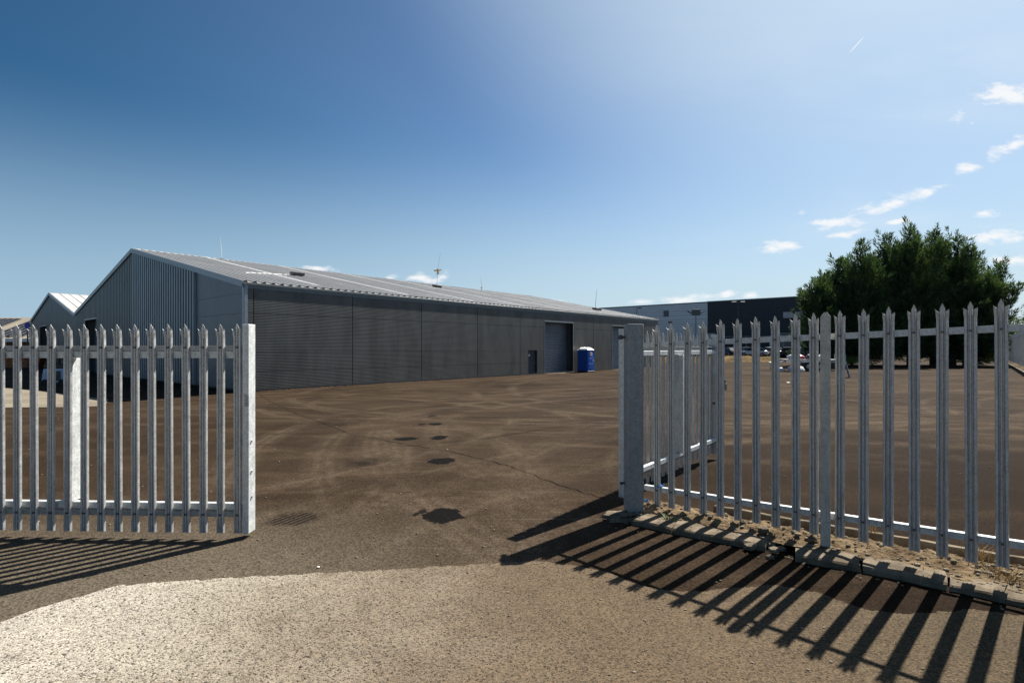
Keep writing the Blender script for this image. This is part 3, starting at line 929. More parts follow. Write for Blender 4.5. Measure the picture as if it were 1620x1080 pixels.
for a, b, h in doors:
    roller(wh, a, b, h)
mb = MB()
for a, b, h in doors: mb.box(a - .1, b + .1, -.5, .68, -.03, .022)
mb.build('threshold', 'apron', wh)
a, b, h = pdoor
mb = MB(); mb.box(a, b, .12, .16, .05, h - .05); d = mb.build('entrance_door', 'door', wh)
mb = MB(); mb.box(a, a + .05, -.04, .1, 0, h); mb.box(b - .05, b, -.04, .1, 0, h); mb.box(a + .05, b - .05, -.04, .1, h - .05, h); mb.build('frame', 'reveal', d)
mb = MB(); mb.tube((b - .2, .12, 1.0), (b - .2, .06, 1.0), .02); mb.box(b - .3, b - .18, .05, .065, .985, 1.015); mb.build('handle', 'glow', d)
mb = MB(); mb.box(a + .2, a + .42, .114, .119, 1.62, 1.8); mb.build('notice', 'white_trim', d)

AX, APEX = 19.95, 9.95
# gable facing the camera side (local x = 0 plane, facing -x)
def gable_sheet(parent, y0, y1, zt, mat, pitch, h, openings, name='gable_wall'):
    mb = MB(); n = max(1, int(round((y1 - y0) / pitch))); p = (y1 - y0) / n
    prof = ((0, 0), (.08, 1), (.5, 1), (.58, 0))
    ys = [(y0 + (i + a) * p, b * h) for i in range(n) for a, b in prof] + [(y1, 0)]
    for i in range(len(ys) - 1):
        (ya, ha), (yb, hb) = ys[i], ys[i + 1]
        zb = 0.1
        ym = (ya + yb) / 2
        for (a, b, ht) in openings:
            if a < ym < b: zb = ht
        mb.add([(-ha, ya, zb), (-hb, yb, zb), (-hb, yb, zt(yb)), (-ha, ya, zt(ya))], [(0, 1, 2, 3)])
    return mb.build(name, mat, parent)


def zt1(y): return EAVE + (APEX - EAVE) * (1 - abs(y - AX) / AX) - .03


gdoor = (31.1, 35.6, 5.0)
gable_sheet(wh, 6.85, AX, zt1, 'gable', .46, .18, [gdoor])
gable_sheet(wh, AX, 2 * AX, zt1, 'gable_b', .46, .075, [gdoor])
# flat cassette panels by the corner
mb = MB()
for j in range(6):
    z0 = [.1, 1.05, 2.1, 3.15, 4.2, 5.25][j]; 
    z1 = [1.05, 2.1, 3.15, 4.2, 5.25, 9][j] - .012
    ya, yb = .02, 6.84
    t0, t1 = zt1(ya), zt1(yb)
    if z1 <= t0: poly = [(ya, z0), (yb, z0), (yb, z1), (ya, z1)]
    elif j == 4: poly = [(ya, z0), (yb, z0), (yb, z1), (ya, min(z1, t0))]
    else: poly = [(ya, z0), (yb, z0), (yb, t1), (ya, t0)]
    mb.prism(poly, -.04, -.002, 'x')
mb.build('corner_panels', 'panel_plain', wh)
mb = MB(); mb.box(-.06, -.0405, -.05, .22, 0, EAVE - .05); mb.box(-.0405, .12, -.06, -.0505, 0, EAVE - .05); mb.build('corner_trim', 'verge', wh)
# backing of gable
def gable_back(parent, ylist, holes, x0=.0, x1=.2):
    mb = MB()
    ys = sorted(set([y for y, _ in ylist] + [q for h in holes for q in h[:2]]))
    def zt(y):
        for (a, za), (b, zb) in zip(ylist, ylist[1:]):
            if a <= y <= b: return za + (zb - za) * (y - a) / (b - a)
    for a, b in zip(ys, ys[1:]):
        zb = 0
        for h in holes:
            if h[0] <= (a + b) / 2 <= h[1]: zb = h[2]
        mb.prism([(a, zb), (b, zb), (b, zt(b) - .05), (a, zt(a) - .05)], x0, x1, 'x')
    return mb.build('gable_frame', 'joint', parent)


gable_back(wh, [(0, EAVE), (AX, APEX), (2 * AX, EAVE)], [gdoor], .001, .2)
o = gable_back(wh, [(0, EAVE), (AX, APEX), (2 * AX, EAVE)], [], LEN - .2, LEN); o.name = 'rear_gable'
mb = MB(); mb.box(.25, LEN - .25, 2 * AX - .2, 2 * AX, 0, EAVE); mb.build('valley_wall', 'joint', wh)


def gable_roller(parent, y0, y1, h, dep=.7):
    mb = MB(); mb.box(.02, dep, y0 - .01, y0, 0, h); mb.box(.02, dep, y1, y1 + .01, 0, h); mb.box(.02, dep, y0, y1, h, h + .01); mb.build('door_reveal', 'reveal', parent)
    mb = MB(); pitch = .2; n = int(h / pitch); pr = [(0, 0), (.3, -.05), (.65, -.045), (1, .004)]
    zs = [((i + a) * pitch, b) for i in range(n) for a, b in pr] + [(h, 0)]; m = len(zs)
    mb.add([(dep + b, y0, z) for z, b in zs] + [(dep + b, y1, z) for z, b in zs], [(i, m + i, m + i + 1, i + 1) for i in range(m - 1)])
    d = mb.build('roller_door', 'shutter', parent)
    mb = MB(); mb.box(-.09, -.065, y0 - .08, y1 + .08, h, h + .12); mb.box(-.09, -.065, y0 - .08, y0, 0, h); mb.box(-.09, -.065, y1, y1 + .08, 0, h); mb.build('door_trim', 'verge', parent)
    return d


gable_roller(wh, *gdoor)
# roofs
OH = .035
sl1 = (APEX - EAVE) / AX
r = corrugated(-.12, LEN + .1, -OH, EAVE - OH * sl1 + .03, AX, APEX + .03, .5, .085).build('roof', 'roof', wh)
r2 = corrugated(-.12, LEN + .1, 2 * AX, EAVE + .03, AX, APEX + .03, .333, .038).build('roof', 'roof', wh)
mb = MB()
for k in range(7):
    x = 4.9 + 6.5 * k
    mb.prism([(0.8, EAVE + .8 * sl1 + .075), (AX - .1, APEX + .075 - .1 * sl1), (AX - .1, APEX + .11 - .1 * sl1), (.8, EAVE + .8 * sl1 + .11)] if k else [(1.5, EAVE + 1.5 * sl1 + .075), (AX - .1, APEX + .075 - .1 * sl1), (AX - .1, APEX + .11 - .1 * sl1), (1.5, EAVE + 1.5 * sl1 + .11)], x, x + .26, 'x')
mb.build('roof_batten', 'white_trim', r)
mb = MB(); mb.prism([(AX - .35, APEX + .0), (AX, APEX + .075), (AX + .35, APEX + .0), (AX, APEX + .10)], -.1, LEN + .1, 'x'); mb.build('ridge_cap', 'roof', r)
# verge flashing
def verge(parent, pts, x=-.125, d=.24, th=.05):
    mb = MB()
    for (a, za), (b, zb) in zip(pts, pts[1:]):
        mb.prism([(a, za - d), (b, zb - d), (b, zb + .09), (a, za + .09)], x - th, x, 'x')
    return mb.build('verge', 'verge', parent, .0)


verge(wh, [(-OH, EAVE - OH * sl1), (AX, APEX)]); verge(wh, [(AX, APEX), (2 * AX - .05, EAVE)])
verge(wh, [(-OH, EAVE - OH * sl1), (AX, APEX)], LEN + .16)
# soffit + gutter
mb = MB(); mb.box(-.12, LEN + .1, -.055, -.036, EAVE - .30, EAVE - .03); mb.build('eaves_flashing', 'gutter', wh)
mb = MB(); mb.box(-.14, LEN + .12, -.105, -.056, EAVE - .13, EAVE - .0); mb.build('gutter', 'gutter', wh, .01)

# second warehouse beyond
A2, AP2, E2 = 53.2, 8.82, 66.4
w2 = empty('warehouse', WP(0, 2 * AX, 0), WR, 'smaller dark warehouse with a bright roof, left of the long warehouse', 'warehouse')
def zt2(y):
    yy = y + 2 * AX
    return (EAVE + (AP2 - EAVE) * (yy - 2 * AX) / (A2 - 2 * AX) if yy < A2 else AP2 + (EAVE + .1 - AP2) * (yy - A2) / (E2 - A2)) - .03
g2d = (15.3, 19.8, 5.0)
gable_sheet(w2, .01, A2 - 2 * AX, zt2, 'gable_b', .5, .04, [g2d]); gable_sheet(w2, A2 - 2 * AX, E2 - 2 * AX, zt2, 'gable_b', .5, .04, [g2d])
L2 = [(0, EAVE), (A2 - 2 * AX, AP2), (E2 - 2 * AX, EAVE + .1)]
gable_back(w2, L2, [g2d], .001, .2); gable_back(w2, L2, [], LEN - .2, LEN)
gable_roller(w2, *g2d)
mb = MB(); mb.box(.25, LEN, E2 - 2 * AX - .2, E2 - 2 * AX - .01, 0, EAVE); mb.build('side_wall', 'gable_b', w2)
a2 = A2 - 2 * AX; e2 = E2 - 2 * AX
r = corrugated(-.12, LEN, 0.05, EAVE + .03, a2, AP2 + .03, .9, .05, ((0, 0), (.06, 1), (.12, 1), (.18, 0))).build('roof', 'roof_white', w2)
corrugated(-.12, LEN, e2 + .2, EAVE + .08, a2, AP2 + .03, .9, .05, ((0, 0), (.06, 1), (.12, 1), (.18, 0))).build('roof', 'roof_white', w2)
verge(w2, [(.05, EAVE), (a2, AP2)]); verge(w2, [(a2, AP2), (e2 + .2, EAVE + .05)])

# roof clutter on the long warehouse
def roofz(y): return EAVE + sl1 * y if y < AX else APEX - sl1 * (y - AX)
def roofbox(x, y, label, w=.9):
    p = WP(x, y, roofz(y) + .07)
    t = empty('roof_vent', p, WR, label, 'roof vent', 'black roof boxes on the long warehouse')
    mb = MB(); mb.m = Matrix.Rotation(math.atan(sl1), 4, 'X')
    mb.box(-w / 2, w / 2, -.28, .28, .0, .09); mb.build('curb', 'black', t, .01)
    mb = MB(); mb.m = Matrix.Rotation(math.atan(sl1), 4, 'X'); mb.prism([(-.34, .1), (.34, .1), (.3, .26), (-.3, .30)], -w / 2 - .05, w / 2 + .05, 'x'); mb.build('cowl', 'black', t, .01)


def on_roof(px, py):
    """walk the photo ray to the roof plane -> local x,y"""
    d = Vector(((px - 810) / 845, 1, (551 - py) / 845)); o = Vector((0, 0, ZC)); inv = WM.inverted()
    lo = inv @ o; ld = inv.to_3x3() @ d
    t = (EAVE + .1 + sl1 * lo.y - lo.z) / (ld.z - sl1 * ld.y); q = lo + ld * t
    return q.x, q.y


x, y = on_roof(470, 436); roofbox(x, y, 'black roof box nearest the front corner of the long warehouse', .75)
x, y = on_roof(691, 454.5); roofbox(x, min(y, AX - .6), 'black roof box under the tan bird kite', .75)
x, y = on_roof(944, 490.5); roofbox(min(x, LEN - .8), y, 'black roof box at the far end of the long warehouse', 1.1)
# pale cable along the roof
xa, ya = on_roof(388, 431); xb, yb = on_roof(466, 435)
mb = MB(); mb.path([WP(xa + (xb - xa) * i / 8, ya + (yb - ya) * i / 8, roofz(ya + (yb - ya) * i / 8) + .09 + .02 * (i % 2)) for i in range(9)], .025, 6)
tag(mb.build('roof_cable', 'white_trim'), 'pale cable lying on the roof up to the nearest black box', 'cable')


def whip(x, y, h, lean, label, kite=None, mat='glow'):
    p = WP(x, y, roofz(y) + .05)
    t = empty('roof_pole', p, WR, label, 'pole', 'thin poles on the long warehouse roof')
    mb = MB(); P = [(lean * (i / 8) ** 2 * 1.0, -lean * (i / 8) ** 2, h * i / 8) for i in range(9)]
    mb.path(P, [.028 - .016 * i / 8 for i in range(9)], 6); mb.build('shaft', mat, t)
    mb = MB(); mb.box(-.12, .12, -.12, .12, -.02, .08); mb.build('foot', 'black', t, .01)
    if kite:
        z, s = kite; mb = MB()
        # hawk shaped kite: body, swept wings, tail
        c = Vector((lean * (z / h) ** 2, -lean * (z / h) ** 2, z))
        def K(u, w, o=0): return tuple(c + Vector((.65 * u, -.75 * u, 0)) * s + Vector((0, 0, w * s)) + Vector((o, o, 0)))
        for o in (0, .02):
            mb.add([K(0, .35, o), K(.16, .12, o), K(.62, .22, o), K(.5, .02, o), K(.14, -.1, o), K(.24, -.62, o), K(0, -.45, o), K(-.2, -.7, o), K(-.12, -.1, o), K(-.52, -.14, o), K(-.62, .08, o), K(-.14, .14, o)],
                   [tuple(range(12))])
        mb.tube(K(0, .35), K(0, -.5), .035, .02); mb.tube(K(-.55, 0, .01), K(.55, .1, .01), .03, .03)
        mb.build('kite', 'kite', t)
    return t


whip(31.0, AX, 3.9, .3, 'roof pole with a tan hawk shaped bird scaring kite', (1.75, .8))
whip(38.8, AX, 1.7, -.1, 'short pole with a small tan lump on the ridge beyond the kite', (.35, .28))
whip(6.4, AX, 1.95, -.1, 'thin white whip aerial on the ridge near the front gable', None, 'white_trim')
whip(LEN - .5, 8.6, 2.5, .15, 'bare dark thin pole at the far end of the roof', None, 'bolt')

# ------------------------------------------------------------------ portable toilet
T_ = empty('portable_toilet', (7.25, 51.0, gz(7.25, 51.0)), WR, 'bright blue portable toilet with white domed roof by the open shutter', 'portable toilet')
M['blue_dark'] = simple('blue_plastic', (.008, .075, .36), .35, 0, .1, 3)
M['blue_lite'] = simple('blue_sunlit_plastic', (.015, .15, .55), .3, 0, .12, 3)  # lighter copy of the blue: sunlit brightness of the door side in the colour
M['whiteplastic'] = simple('white_roof_plastic', (.8, .8, .78), .4)
S, HT = 1.1, 2.12
mb = MB(); mb.box(-.03, S + .03, -.03, S + .13, 0, .14); mb.build('base', 'black', T_, .02)
mb = MB(); mb.box(.0, S, .03, S + .1, .14, HT)
for k in range(4):  # ribs on side walls
    y0 = .14 + k * .27; mb.box(-.025, -.001, y0, y0 + .16, .3, HT - .12)
mb.build('cabin', 'blue_dark', T_, .008)
mb = MB(); mb.box(.08, S - .08, -.004, .029, .18, HT - .06); d = mb.build('door', 'blue_lite', T_, .01)
mb = MB(); mb.box(.2, S - .2, -.02, -.005, .35, .85); mb.box(.2, S - .2, -.02, -.005, 1.0, 1.35); mb.build('door_panel', 'blue_dark', d, .006)
mb = MB(); mb.box(S - .24, S - .14, -.035, -.005, 1.05, 1.2); mb.build('handle', 'whiteplastic', d, .006)
mb = MB(); mb.box(-.03, .0, -.01, .03, .14, HT); mb.box(S, S + .03, -.01, .03, .14, HT); mb.build('corner_post', 'blue_lite', T_, .005)
mb = MB(); mb.tube((.55, -.012, 1.78), (.55, -.024, 1.78), .22, n=24); s_ = mb.build('emblem', 'whiteplastic', d)
mb = MB()
for k in range(24):
    a0, a1 = k / 24 * 6.283, (k + 1) / 24 * 6.283
    mb.add([(.55 + math.cos(a) * r_, -.027, 1.78 + math.sin(a) * r_) for a, r_ in ((a0, .15), (a1, .15), (a1, .19), (a0, .19))], [(0, 1, 2, 3)])
mb.box(.45, .65, -.030, -.026, 1.75, 1.81)
mb.build('emblem_ring', simple('pink_ring', (.6, .15, .2), .5), s_)
mb = MB()
def dome(u, v):
    x = -.04 + (S + .08) * u; y = -.04 + (S + .18) * v
    z = HT + .02 + .24 * (math.sin(math.pi * u) ** .55 if 0 < u < 1 else 0) * (min(1, math.sin(math.pi * v) * 2.2) if 0 < v < 1 else 0)
    z += .02 * (int(v * 14) % 2) * (1 if 0 < u < 1 else 0)
    return (x, y, z)
mb.grid(dome, 12, 28); mb.box(-.04, S + .04, -.04, S + .14, HT, HT + .02); mb.build('roof', 'whiteplastic', T_, smooth=False)
mb = MB(); mb.tube((.9, .95, HT + .1), (.9, .95, HT + .34), .045); mb.build('vent_pipe', 'whiteplastic', T_)

# ------------------------------------------------------------------ far facade (silver + navy)
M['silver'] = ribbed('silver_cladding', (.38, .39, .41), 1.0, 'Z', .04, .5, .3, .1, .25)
M['navy'] = simple('navy_cladding', (.005, .010, .021), .45, .1, .12, .3)
M['pale'] = simple('pale_render', (.42, .42, .41), .7, 0, .08, .8)
fx, fy = 47.7, 130.0
FR = math.atan2(-.651, .759)
gzf = gz(fx, fy) + .4
fb = empty('distribution_building', (fx, fy, gzf), FR, 'large flat roofed building, silver ribbed left and navy right', 'building')
Hf = 73 * 130 / 845 + ZC - gzf
mb = MB()
n = 13; st_ = Hf / n
mb.box(-120, 0, .05, 30, 0, Hf - .02)
mb.build('silver_wall', 'silver', fb)
mb = MB()
for k in range(int(Hf / .55)):
    z0 = k * .55; mb.box(-120, -.01, -.05, .049, z0, z0 + .40)
mb.build('silver_slats', simple('silver_rib', (.60, .61, .63), .45, .4, .06, .2), fb)
mb = MB(); mb.box(0.0, 25.5, -.3, 30, 0, Hf + .05); mb.build('navy_wall', 'navy', fb)
mb = MB()
for k in range(1, 6): mb.box(0.01, 25.49, -.34, -.301, k * 2.2, k * 2.2 + .05)
for k in range(1, 5): mb.box(k * 5.1, k * 5.1 + .05, -.335, -.3015, 0, Hf)
mb.build('panel_line', simple('navy_line', (.03, .045, .07), .5), fb)
mb = MB(); mb.box(-120, 0, -.12, .3, Hf - .02, Hf + .16); mb.box(.0, 25.6, -.42, .3, Hf + .05, Hf + .2); mb.build('parapet', 'verge', fb)
def fl(px):  # facade x for photo column
    u = (px - 810) / 845; t = (u * fy - fx) / (.759 + .651 * u); return t
def fh(px, py):
    t = fl(px); Y = fy - .651 * t; return (551 - py) * Y / 845 + ZC - gzf
a, b = fl(1050), fl(1058); mb = MB(); mb.box(a, b, -.15, -.06, fh(1054, 501), fh(1054, 491)); mb.build('louvre', simple('louvre_grey', (.12, .13, .14)), fb)
a, b = fl(1242), fl(1278); mb = MB(); mb.box(a, b + 2, -1.6, -.43, fh(1260, 503), fh(1260, 493.5)); mb.build('canopy', 'pale', fb)
a, b = fl(1121), fl(1133); mb = MB(); mb.box(a, b, -.7, -.45, 0, fh(1127, 527)); mb.build('loading_door', 'pale', fb)
a, b = fl(1242), fl(1282); mb = MB(); mb.box(a, b, -4.6, -2.4, 0, fh(1260, 526.5)); mb.build('plant_enclosure', simple('enclosure', (.16, .165, .16)), fb)
a, b = fl(1058), fl(1063)
mb = MB(); mb.box(a, b, -.5, -.06, fh(1060, 511), fh(1060, 508.5)); mb.build('wall_light', 'black', fb)
# handrail
hr = empty('handrail', fb.matrix_world @ Vector((0, 0, 0)), 0, 'pale pipe handrail in front of the navy building', 'handrail')
Fm = Matrix.Translation((fx, fy, gzf)) @ Matrix.Rotation(FR, 4, 'Z')
hr.location = Fm @ Vector((0, -7, 0)); hr.rotation_euler = (0, 0, FR)
zt_ = fh(1200, 533)
mb = MB()
for z in (zt_, zt_ - .5): mb.tube((1, 0, z), (26, 0, z), .06)
mb.build('rail', 'glow', hr)
for k in range(11):
    mb = MB(); mb.tube((1 + k * 2.5, 0, 0), (1 + k * 2.5, 0, zt_), .07 if k % 3 else .16); mb.build('post', 'glow' if k % 3 else 'white_trim', hr)


def at(px, py, Y):
    return Vector(((px - 810) / 845 * Y, Y, ZC + (551 - py) / 845 * Y))


def lamp(px, py, Y, label, style):
    p = at(px, py, Y); z0 = gz(p.x, p.y)
    t = empty('lamp_post', (p.x, p.y, z0), 0, label, 'lamp post', 'lamp posts in front of the far building')
    h = p.z - z0
    mb = MB(); mb.tube((0, 0, 0), (0, 0, h), .11, .07, 8); mb.build('column', 'bolt', t)
    mb = MB()
    if style == 'twin':
        mb.box(-1.0, 1.0, -.05, .05, h - .05, h + .05); mb.build('arm', 'bolt', t)
        for s in (-1, 1):
            mb = MB(); mb.box(s * .9 - .45, s * .9 + .45, -.2, .2, h - .02, h + .14); mb.build('lantern', 'white_trim', t, .03)
    elif style == 'flood':
        mb.box(-1.3, 1.3, -.06, .06, h - .4, h - .28); mb.build('arm', 'bolt', t)
        mb = MB(); mb.box(-.85, .85, -.25, .25, h - .9, h + .35); mb.build('flood_panel', simple('flood_grey', (.10, .11, .12)), t, .03)
        for s in (-1, 1):
            mb = MB(); mb.prism([(s * 1.05, h - .3), (s * 1.75, h + .1), (s * 1.75, h + .0), (s * 1.05, h - .5)], -.2, .2, 'y'); mb.build('lantern', 'bolt', t)
    else:
        mb.box(-.1, .9, -.05, .05, h - .1, h); mb.build('arm', 'bolt', t)
        mb = MB(); mb.box(.3, 1.0, -.15, .15, h - .0, h + .12); mb.build('lantern', 'bolt', t, .02)


lamp(1168, 478, 112, 'slim lamp post with twin flat heads before the navy wall', 'twin')
lamp(1101, 492, 108, 'lamp post with a boxy floodlight before the silver wall', 'flood')
lamp(1007.5, 487, 112, 'dark lamp post rising over the far end of the long warehouse', 'single')

# brick building behind the trees
br_ = empty('brick_house', (112, 148, gz(110, 148)), R(-25), 'orange brick building seen through the conifer trunks', 'building')
M['brick'] = simple('orange_brick', (.45, .14, .06), .8, 0, .25, 1.5)
mb = MB(); mb.box(-22, 12, 0, 12, 0, 9.0); mb.build('wall', 'brick', br_)
mb = MB(); mb.prism([(-1, 9.05), (13, 9.05), (6, 13.0)], -22.5, 12.5, 'x'); mb.build('roof', simple('brown_tile', (.12, .07, .05), .8), br_)
for k in range(9):
    for z in (1.2, 5.0):
        mb = MB(); mb.box(-20 + k * 3.6, -18.2 + k * 3.6, -.12, -.01, z, z + 1.7); w_ = mb.build('window', 'white_trim', br_)
        mb = MB(); mb.box(-19.85 + k * 3.6, -18.35 + k * 3.6, -.16, -.121, z + .15, z + 1.55); mb.build('pane', 'glass_dark', w_)

# ------------------------------------------------------------------ bank beyond the yard
def bank(p0, p1, w, h, name, mat, seed):
    mb = MB(); a = Vector(p0); b = Vector(p1); d = (b - a).normalized(); n = Vector((-d.y, d.x)) if (-d.y * 0 + d.x) > 0 else Vector((d.y, -d.x))
    def fn(u, v):
        p = a.lerp(b, u) + n * (v * w)
        z = gz(p.x, p.y) + .0 + h * sm(0, .35, v) * (1 - .85 * sm(.7, 1, v)) * (1 + .35 * noise.noise(Vector((p.x * .5, p.y * .5, seed)))) + (-.05 if v in (0,) else 0)
        return (p.x + .25 * noise.noise(Vector((p.x, p.y, 1))), p.y, z + .06 * noise.noise(Vector((p.x * 2, p.y * 2, seed))) * (1 if v > .02 else 0))
    mb.grid(fn, 160, 16)
    return tag(mb.build(name, mat), kind='structure')


bank((21, 79), (37, 74.6), 7, .72, 'earth_bank', 'dirtbank', 2)
M['kerb_far'] = M['kerb']

# boundary fence on the right
def far_fence(name, label, p0, p1, base, h, pitch, mat='galv'):
    a = Vector(p0); b = Vector(p1); d = b - a; L = d.length; d.normalize(); rz_ = math.atan2(d.y, d.x)
    t = empty(name, (a.x, a.y, base), rz_, label, 'fence')
    n = int(L / pitch); proto = None
    for i in range(n):
        x = i * pitch
        if proto is None:
            mb = MB(); mb.prism([(-.045, 0), (.045, 0), (.045, h - .12), (0, h), (-.045, h - .12)], -.012, .012, 'y'); proto = mb.build('paling', mat, t); o = proto
        else:
            o = bpy.data.objects.new('paling', proto.data); COL.objects.link(o); o.parent = t
        o.location = (x, 0, .02)
        if i >= 99: break
    for z in (h - .35, .3):
        mb = MB(); mb.box(0, L, .013, .06, z, z + .06); mb.build('rail', mat, t)
    for k in range(int(L / 2.75) + 1):
        mb = MB(); mb.box(k * 2.75 - .05, k * 2.75 + .05, .061, .15, -.1, h); mb.build('post', mat, t)
    return t


far_fence('palisade_fence', 'distant palisade fence on a low bank at the right edge beyond the yard', (33.6, 34.5), (59.5, 64.0), .37, 2.6, .40)
# low bank beneath it with kerb
def sidebank():
    mb = MB(); a = Vector((28, 28)); b = Vector((60, 64.5)); d = (b - a).normalized(); n = Vector((d.y, -d.x))
    def fn(u, v):
        p = a.lerp(b, u) + n * (v * 6); z = gz(p.x, p.y) + .1 + .55 * sm(.0, .35, v) + .1 * noise.noise(Vector((p.x, p.y, 4)))
        return (p.x, p.y, z if v > 0 else gz(p.x, p.y) - .02)
    mb.grid(fn, 90, 10); tag(mb.build('side_bank', rough_ground('dark_bank', (.05, .04, .025), (.12, .09, .05), 2, .04), None), kind='structure')
    mb = MB()
    def kf(u, v):
        p = a.lerp(b, u) - n * .02; o, z = [(-.15, 0), (-.15, .13), (0, .13), (0, 0)][int(round(v * 3))]
        q = p + n * o; return (q.x, q.y, gz(q.x, q.y) + z)
    mb.grid(kf, 60, 3); tag(mb.build('boundary_kerb', 'apron'), 'pale kerb line along the foot of the far right fence', 'kerb')


sidebank()

# ------------------------------------------------------------------ vehicles and clutter
def car(name, x, y, rz_, col, label, kind='saloon', s=1.0, group='cars parked beyond the yard', cat='car'):
    z = gz(x, y) + (.62 if y > 74 else 0)
    t = empty(name, (x, y, z), rz_, label, cat, group); t.scale = (s, s, s)
    paint = simple('paint', col, .28, .1, .03)
    L, w = 4.3, .86
    if kind == 'saloon':
        body = [(-2.15, .32), (-2.18, .62), (-2.05, .88), (-1.35, .96), (1.0, .94), (1.85, .82), (2.12, .62), (2.15, .32)]
        cab = [(-1.75, .95), (-1.15, 1.40), (-.2, 1.46), (.45, 1.38), (1.15, .93)]
    elif kind == 'hatch':
        body = [(-1.95, .32), (-2.0, .62), (-1.95, .95), (-1.35, 1.0), (.9, .98), (1.7, .85), (1.95, .62), (1.98, .32)]
        cab = [(-1.9, .98), (-1.6, 1.46), (-.4, 1.52), (.3, 1.42), (1.05, .97)]
    else:
        body = [(-2.6, .35), (-2.6, 1.2), (-2.55, 2.0), (1.2, 2.05), (1.9, 1.25), (2.5, 1.0), (2.6, .6), (2.6, .35)]
        cab = [(.75, 1.3), (.8, 1.85), (1.22, 1.88), (1.8, 1.3)]
        w = .95
    mb = MB(); mb.prism(body, -w, w, 'y'); bo = mb.build('body', paint, t, .07, smooth=True)
    mb = MB()
    n = len(cab)
    wi = w - .02
    if kind != 'van':
        vs = [(a, -(wi - (b - .93) * .36), b) for a, b in cab] + [(a, (wi - (b - .93) * .36), b) for a, b in cab]
        mb.add(vs, [tuple(range(n)), tuple(range(2 * n - 1, n - 1, -1))] + [(i, n + i, n + (i + 1) % n, (i + 1) % n) for i in range(n)])
        mb.build('cabin_glass', 'glass_dark', t, .02)
        mb = MB(); q = cab[1:-1]
        vs = [(a, -(wi - (b - .93) * .36) + .02, b + .012) for a, b in q] + [(a, (wi - (b - .93) * .36) - .02, b + .012) for a, b in q]; m = len(q)
        mb.add(vs + [(v[0], v[1], v[2] - .05) for v in vs], [tuple([i, i + 1, m + i + 1, m + i]) for i in range(m - 1)]); mb.build('roof', paint, t)
        mb = MB()
        for s_ in (-1, 1): mb.prism([(-.42, .95), (-.30, .95), (-.30, 1.42), (-.42, 1.42)], s_ * (wi - .12) - .02, s_ * (wi - .12) + .02 + .1 * s_, 'y') if False else None
    else:
        mb.prism(cab, -w - .005, w + .005, 'y'); mb.build('cabin_glass', 'glass_dark', t)
    for wx in (-1.35 * L / 4.3, 1.35 * L / 4.3):
        for s_ in (-1, 1):
            mb = MB(); mb.tube((wx, s_ * (w - .16), .32), (wx, s_ * (w + .01), .32), .32, n=18); wo = mb.build('wheel', 'tyre', t)
            mb = MB(); mb.tube((wx, s_ * (w + .0), .32), (wx, s_ * (w + .02), .32), .19, n=12); mb.build('rim', 'glow', wo)
    for s_ in (-1, 1):
        mb = MB(); mb.box(body[-1][0] - .14, body[-1][0] - .02, s_ * .62 - .16, s_ * .62 + .16, .6, .74); mb.build('headlight', 'white_trim', t, .02)
        mb = MB(); mb.box(body[0][0] - .035, body[0][0] + .08, s_ * .68 - .12, s_ * .68 + .12, .62, .82); mb.build('tail_light', simple('tail_red', (.5, .01, .01), .3), t, .02)
    return t


def carpx(px, Y, rz_, col, label, kind='saloon'):
    return car('parked_car' if kind != 'van' else 'parked_van', (px - 810) / 845 * Y, Y, R(rz_), col, label, kind, cat='van' if kind == 'van' else 'car')


carpx(1153, 90, 100, (.012, .012, .015), 'black car parked leftmost of the cars beyond the bank')
carpx(1176, 94, 95, (.05, .03, .04), 'dark maroon car parked between black and white cars', 'hatch')
carpx(1192, 88, 150, (.7, .7, .7), 'white saloon car parked on the bank behind the fence')
carpx(1213, 91, 100, (.35, .33, .28), 'silver gold car parked right of the white saloon', 'hatch')
carpx(1228, 92, 80, (.04, .015, .02), 'dark red car parked between silver and black ones')
carpx(1246, 89, 60, (.02, .02, .025), 'black hatchback parked left of the trailer', 'hatch')
carpx(1272, 86, 20, (.10, .10, .11), 'dark grey car parked behind the trailer')
carpx(1322, 68, 75, (.35, .012, .02), 'red car parked under the left edge of the conifers', 'hatch')
carpx(1515, 98, 175, (.65, .66, .66), 'white van standing behind the right hand conifer trunks', 'van')
carpx(1567, 105, 170, (.75, .75, .76), 'white car far off beyond the yellow green bush')
carpx(1410, 100, 10, (.7, .7, .7), 'white van standing behind the middle conifer trunks', 'van')

# flatbed trailer with bags
tx, ty = 27.0, 48.5; tz = gz(tx, ty)
tl = empty('flatbed_trailer', (tx, ty, tz), R(-4), 'low grey flatbed trailer standing on the yard before the conifers', 'trailer')
mb = MB(); mb.box(-2.4, 2.7, -.95, .95, .92, 1.02); mb.build('deck', simple('deck_grey', (.24, .25, .26), .6), tl, .01)
mb = MB(); mb.box(-2.4, 2.7, -.9, -.8, .74, .915); mb.box(-2.4, 2.7, .8, .9, .74, .915); [mb.box(-2.3 + k * 1.2, -2.2 + k * 1.2, -.795, .795, .76, .90) for k in range(5)]; mb.build('chassis', 'galv', tl)
for wx in (-.5, .5):
    for s_ in (-1, 1):
        mb = MB(); mb.tube((wx, s_ * .78, .40), (wx, s_ * .97, .40), .40, n=20); w_ = mb.build('wheel', 'tyre', tl)
        mb = MB(); mb.tube((wx, s_ * .97, .40), (wx, s_ * .985, .40), .2, n=12); mb.build('rim', 'galv', w_)
mb = MB(); mb.box(-1.05, 1.05, -1.02, -.99, .80, .90); mb.build('mudguard', 'white_trim', tl)
mb = MB(); mb.box(-1.9, 2.55, -.90, -.84, .16, .735); mb.build('shade_panel', 'black', tl, .01)  # black panel added in place of the dark shadow under the deck
mb = MB(); mb.box(2.62, 2.7, -.9, .9, 1.025, 1.5); mb.build('headboard', 'galv', tl)
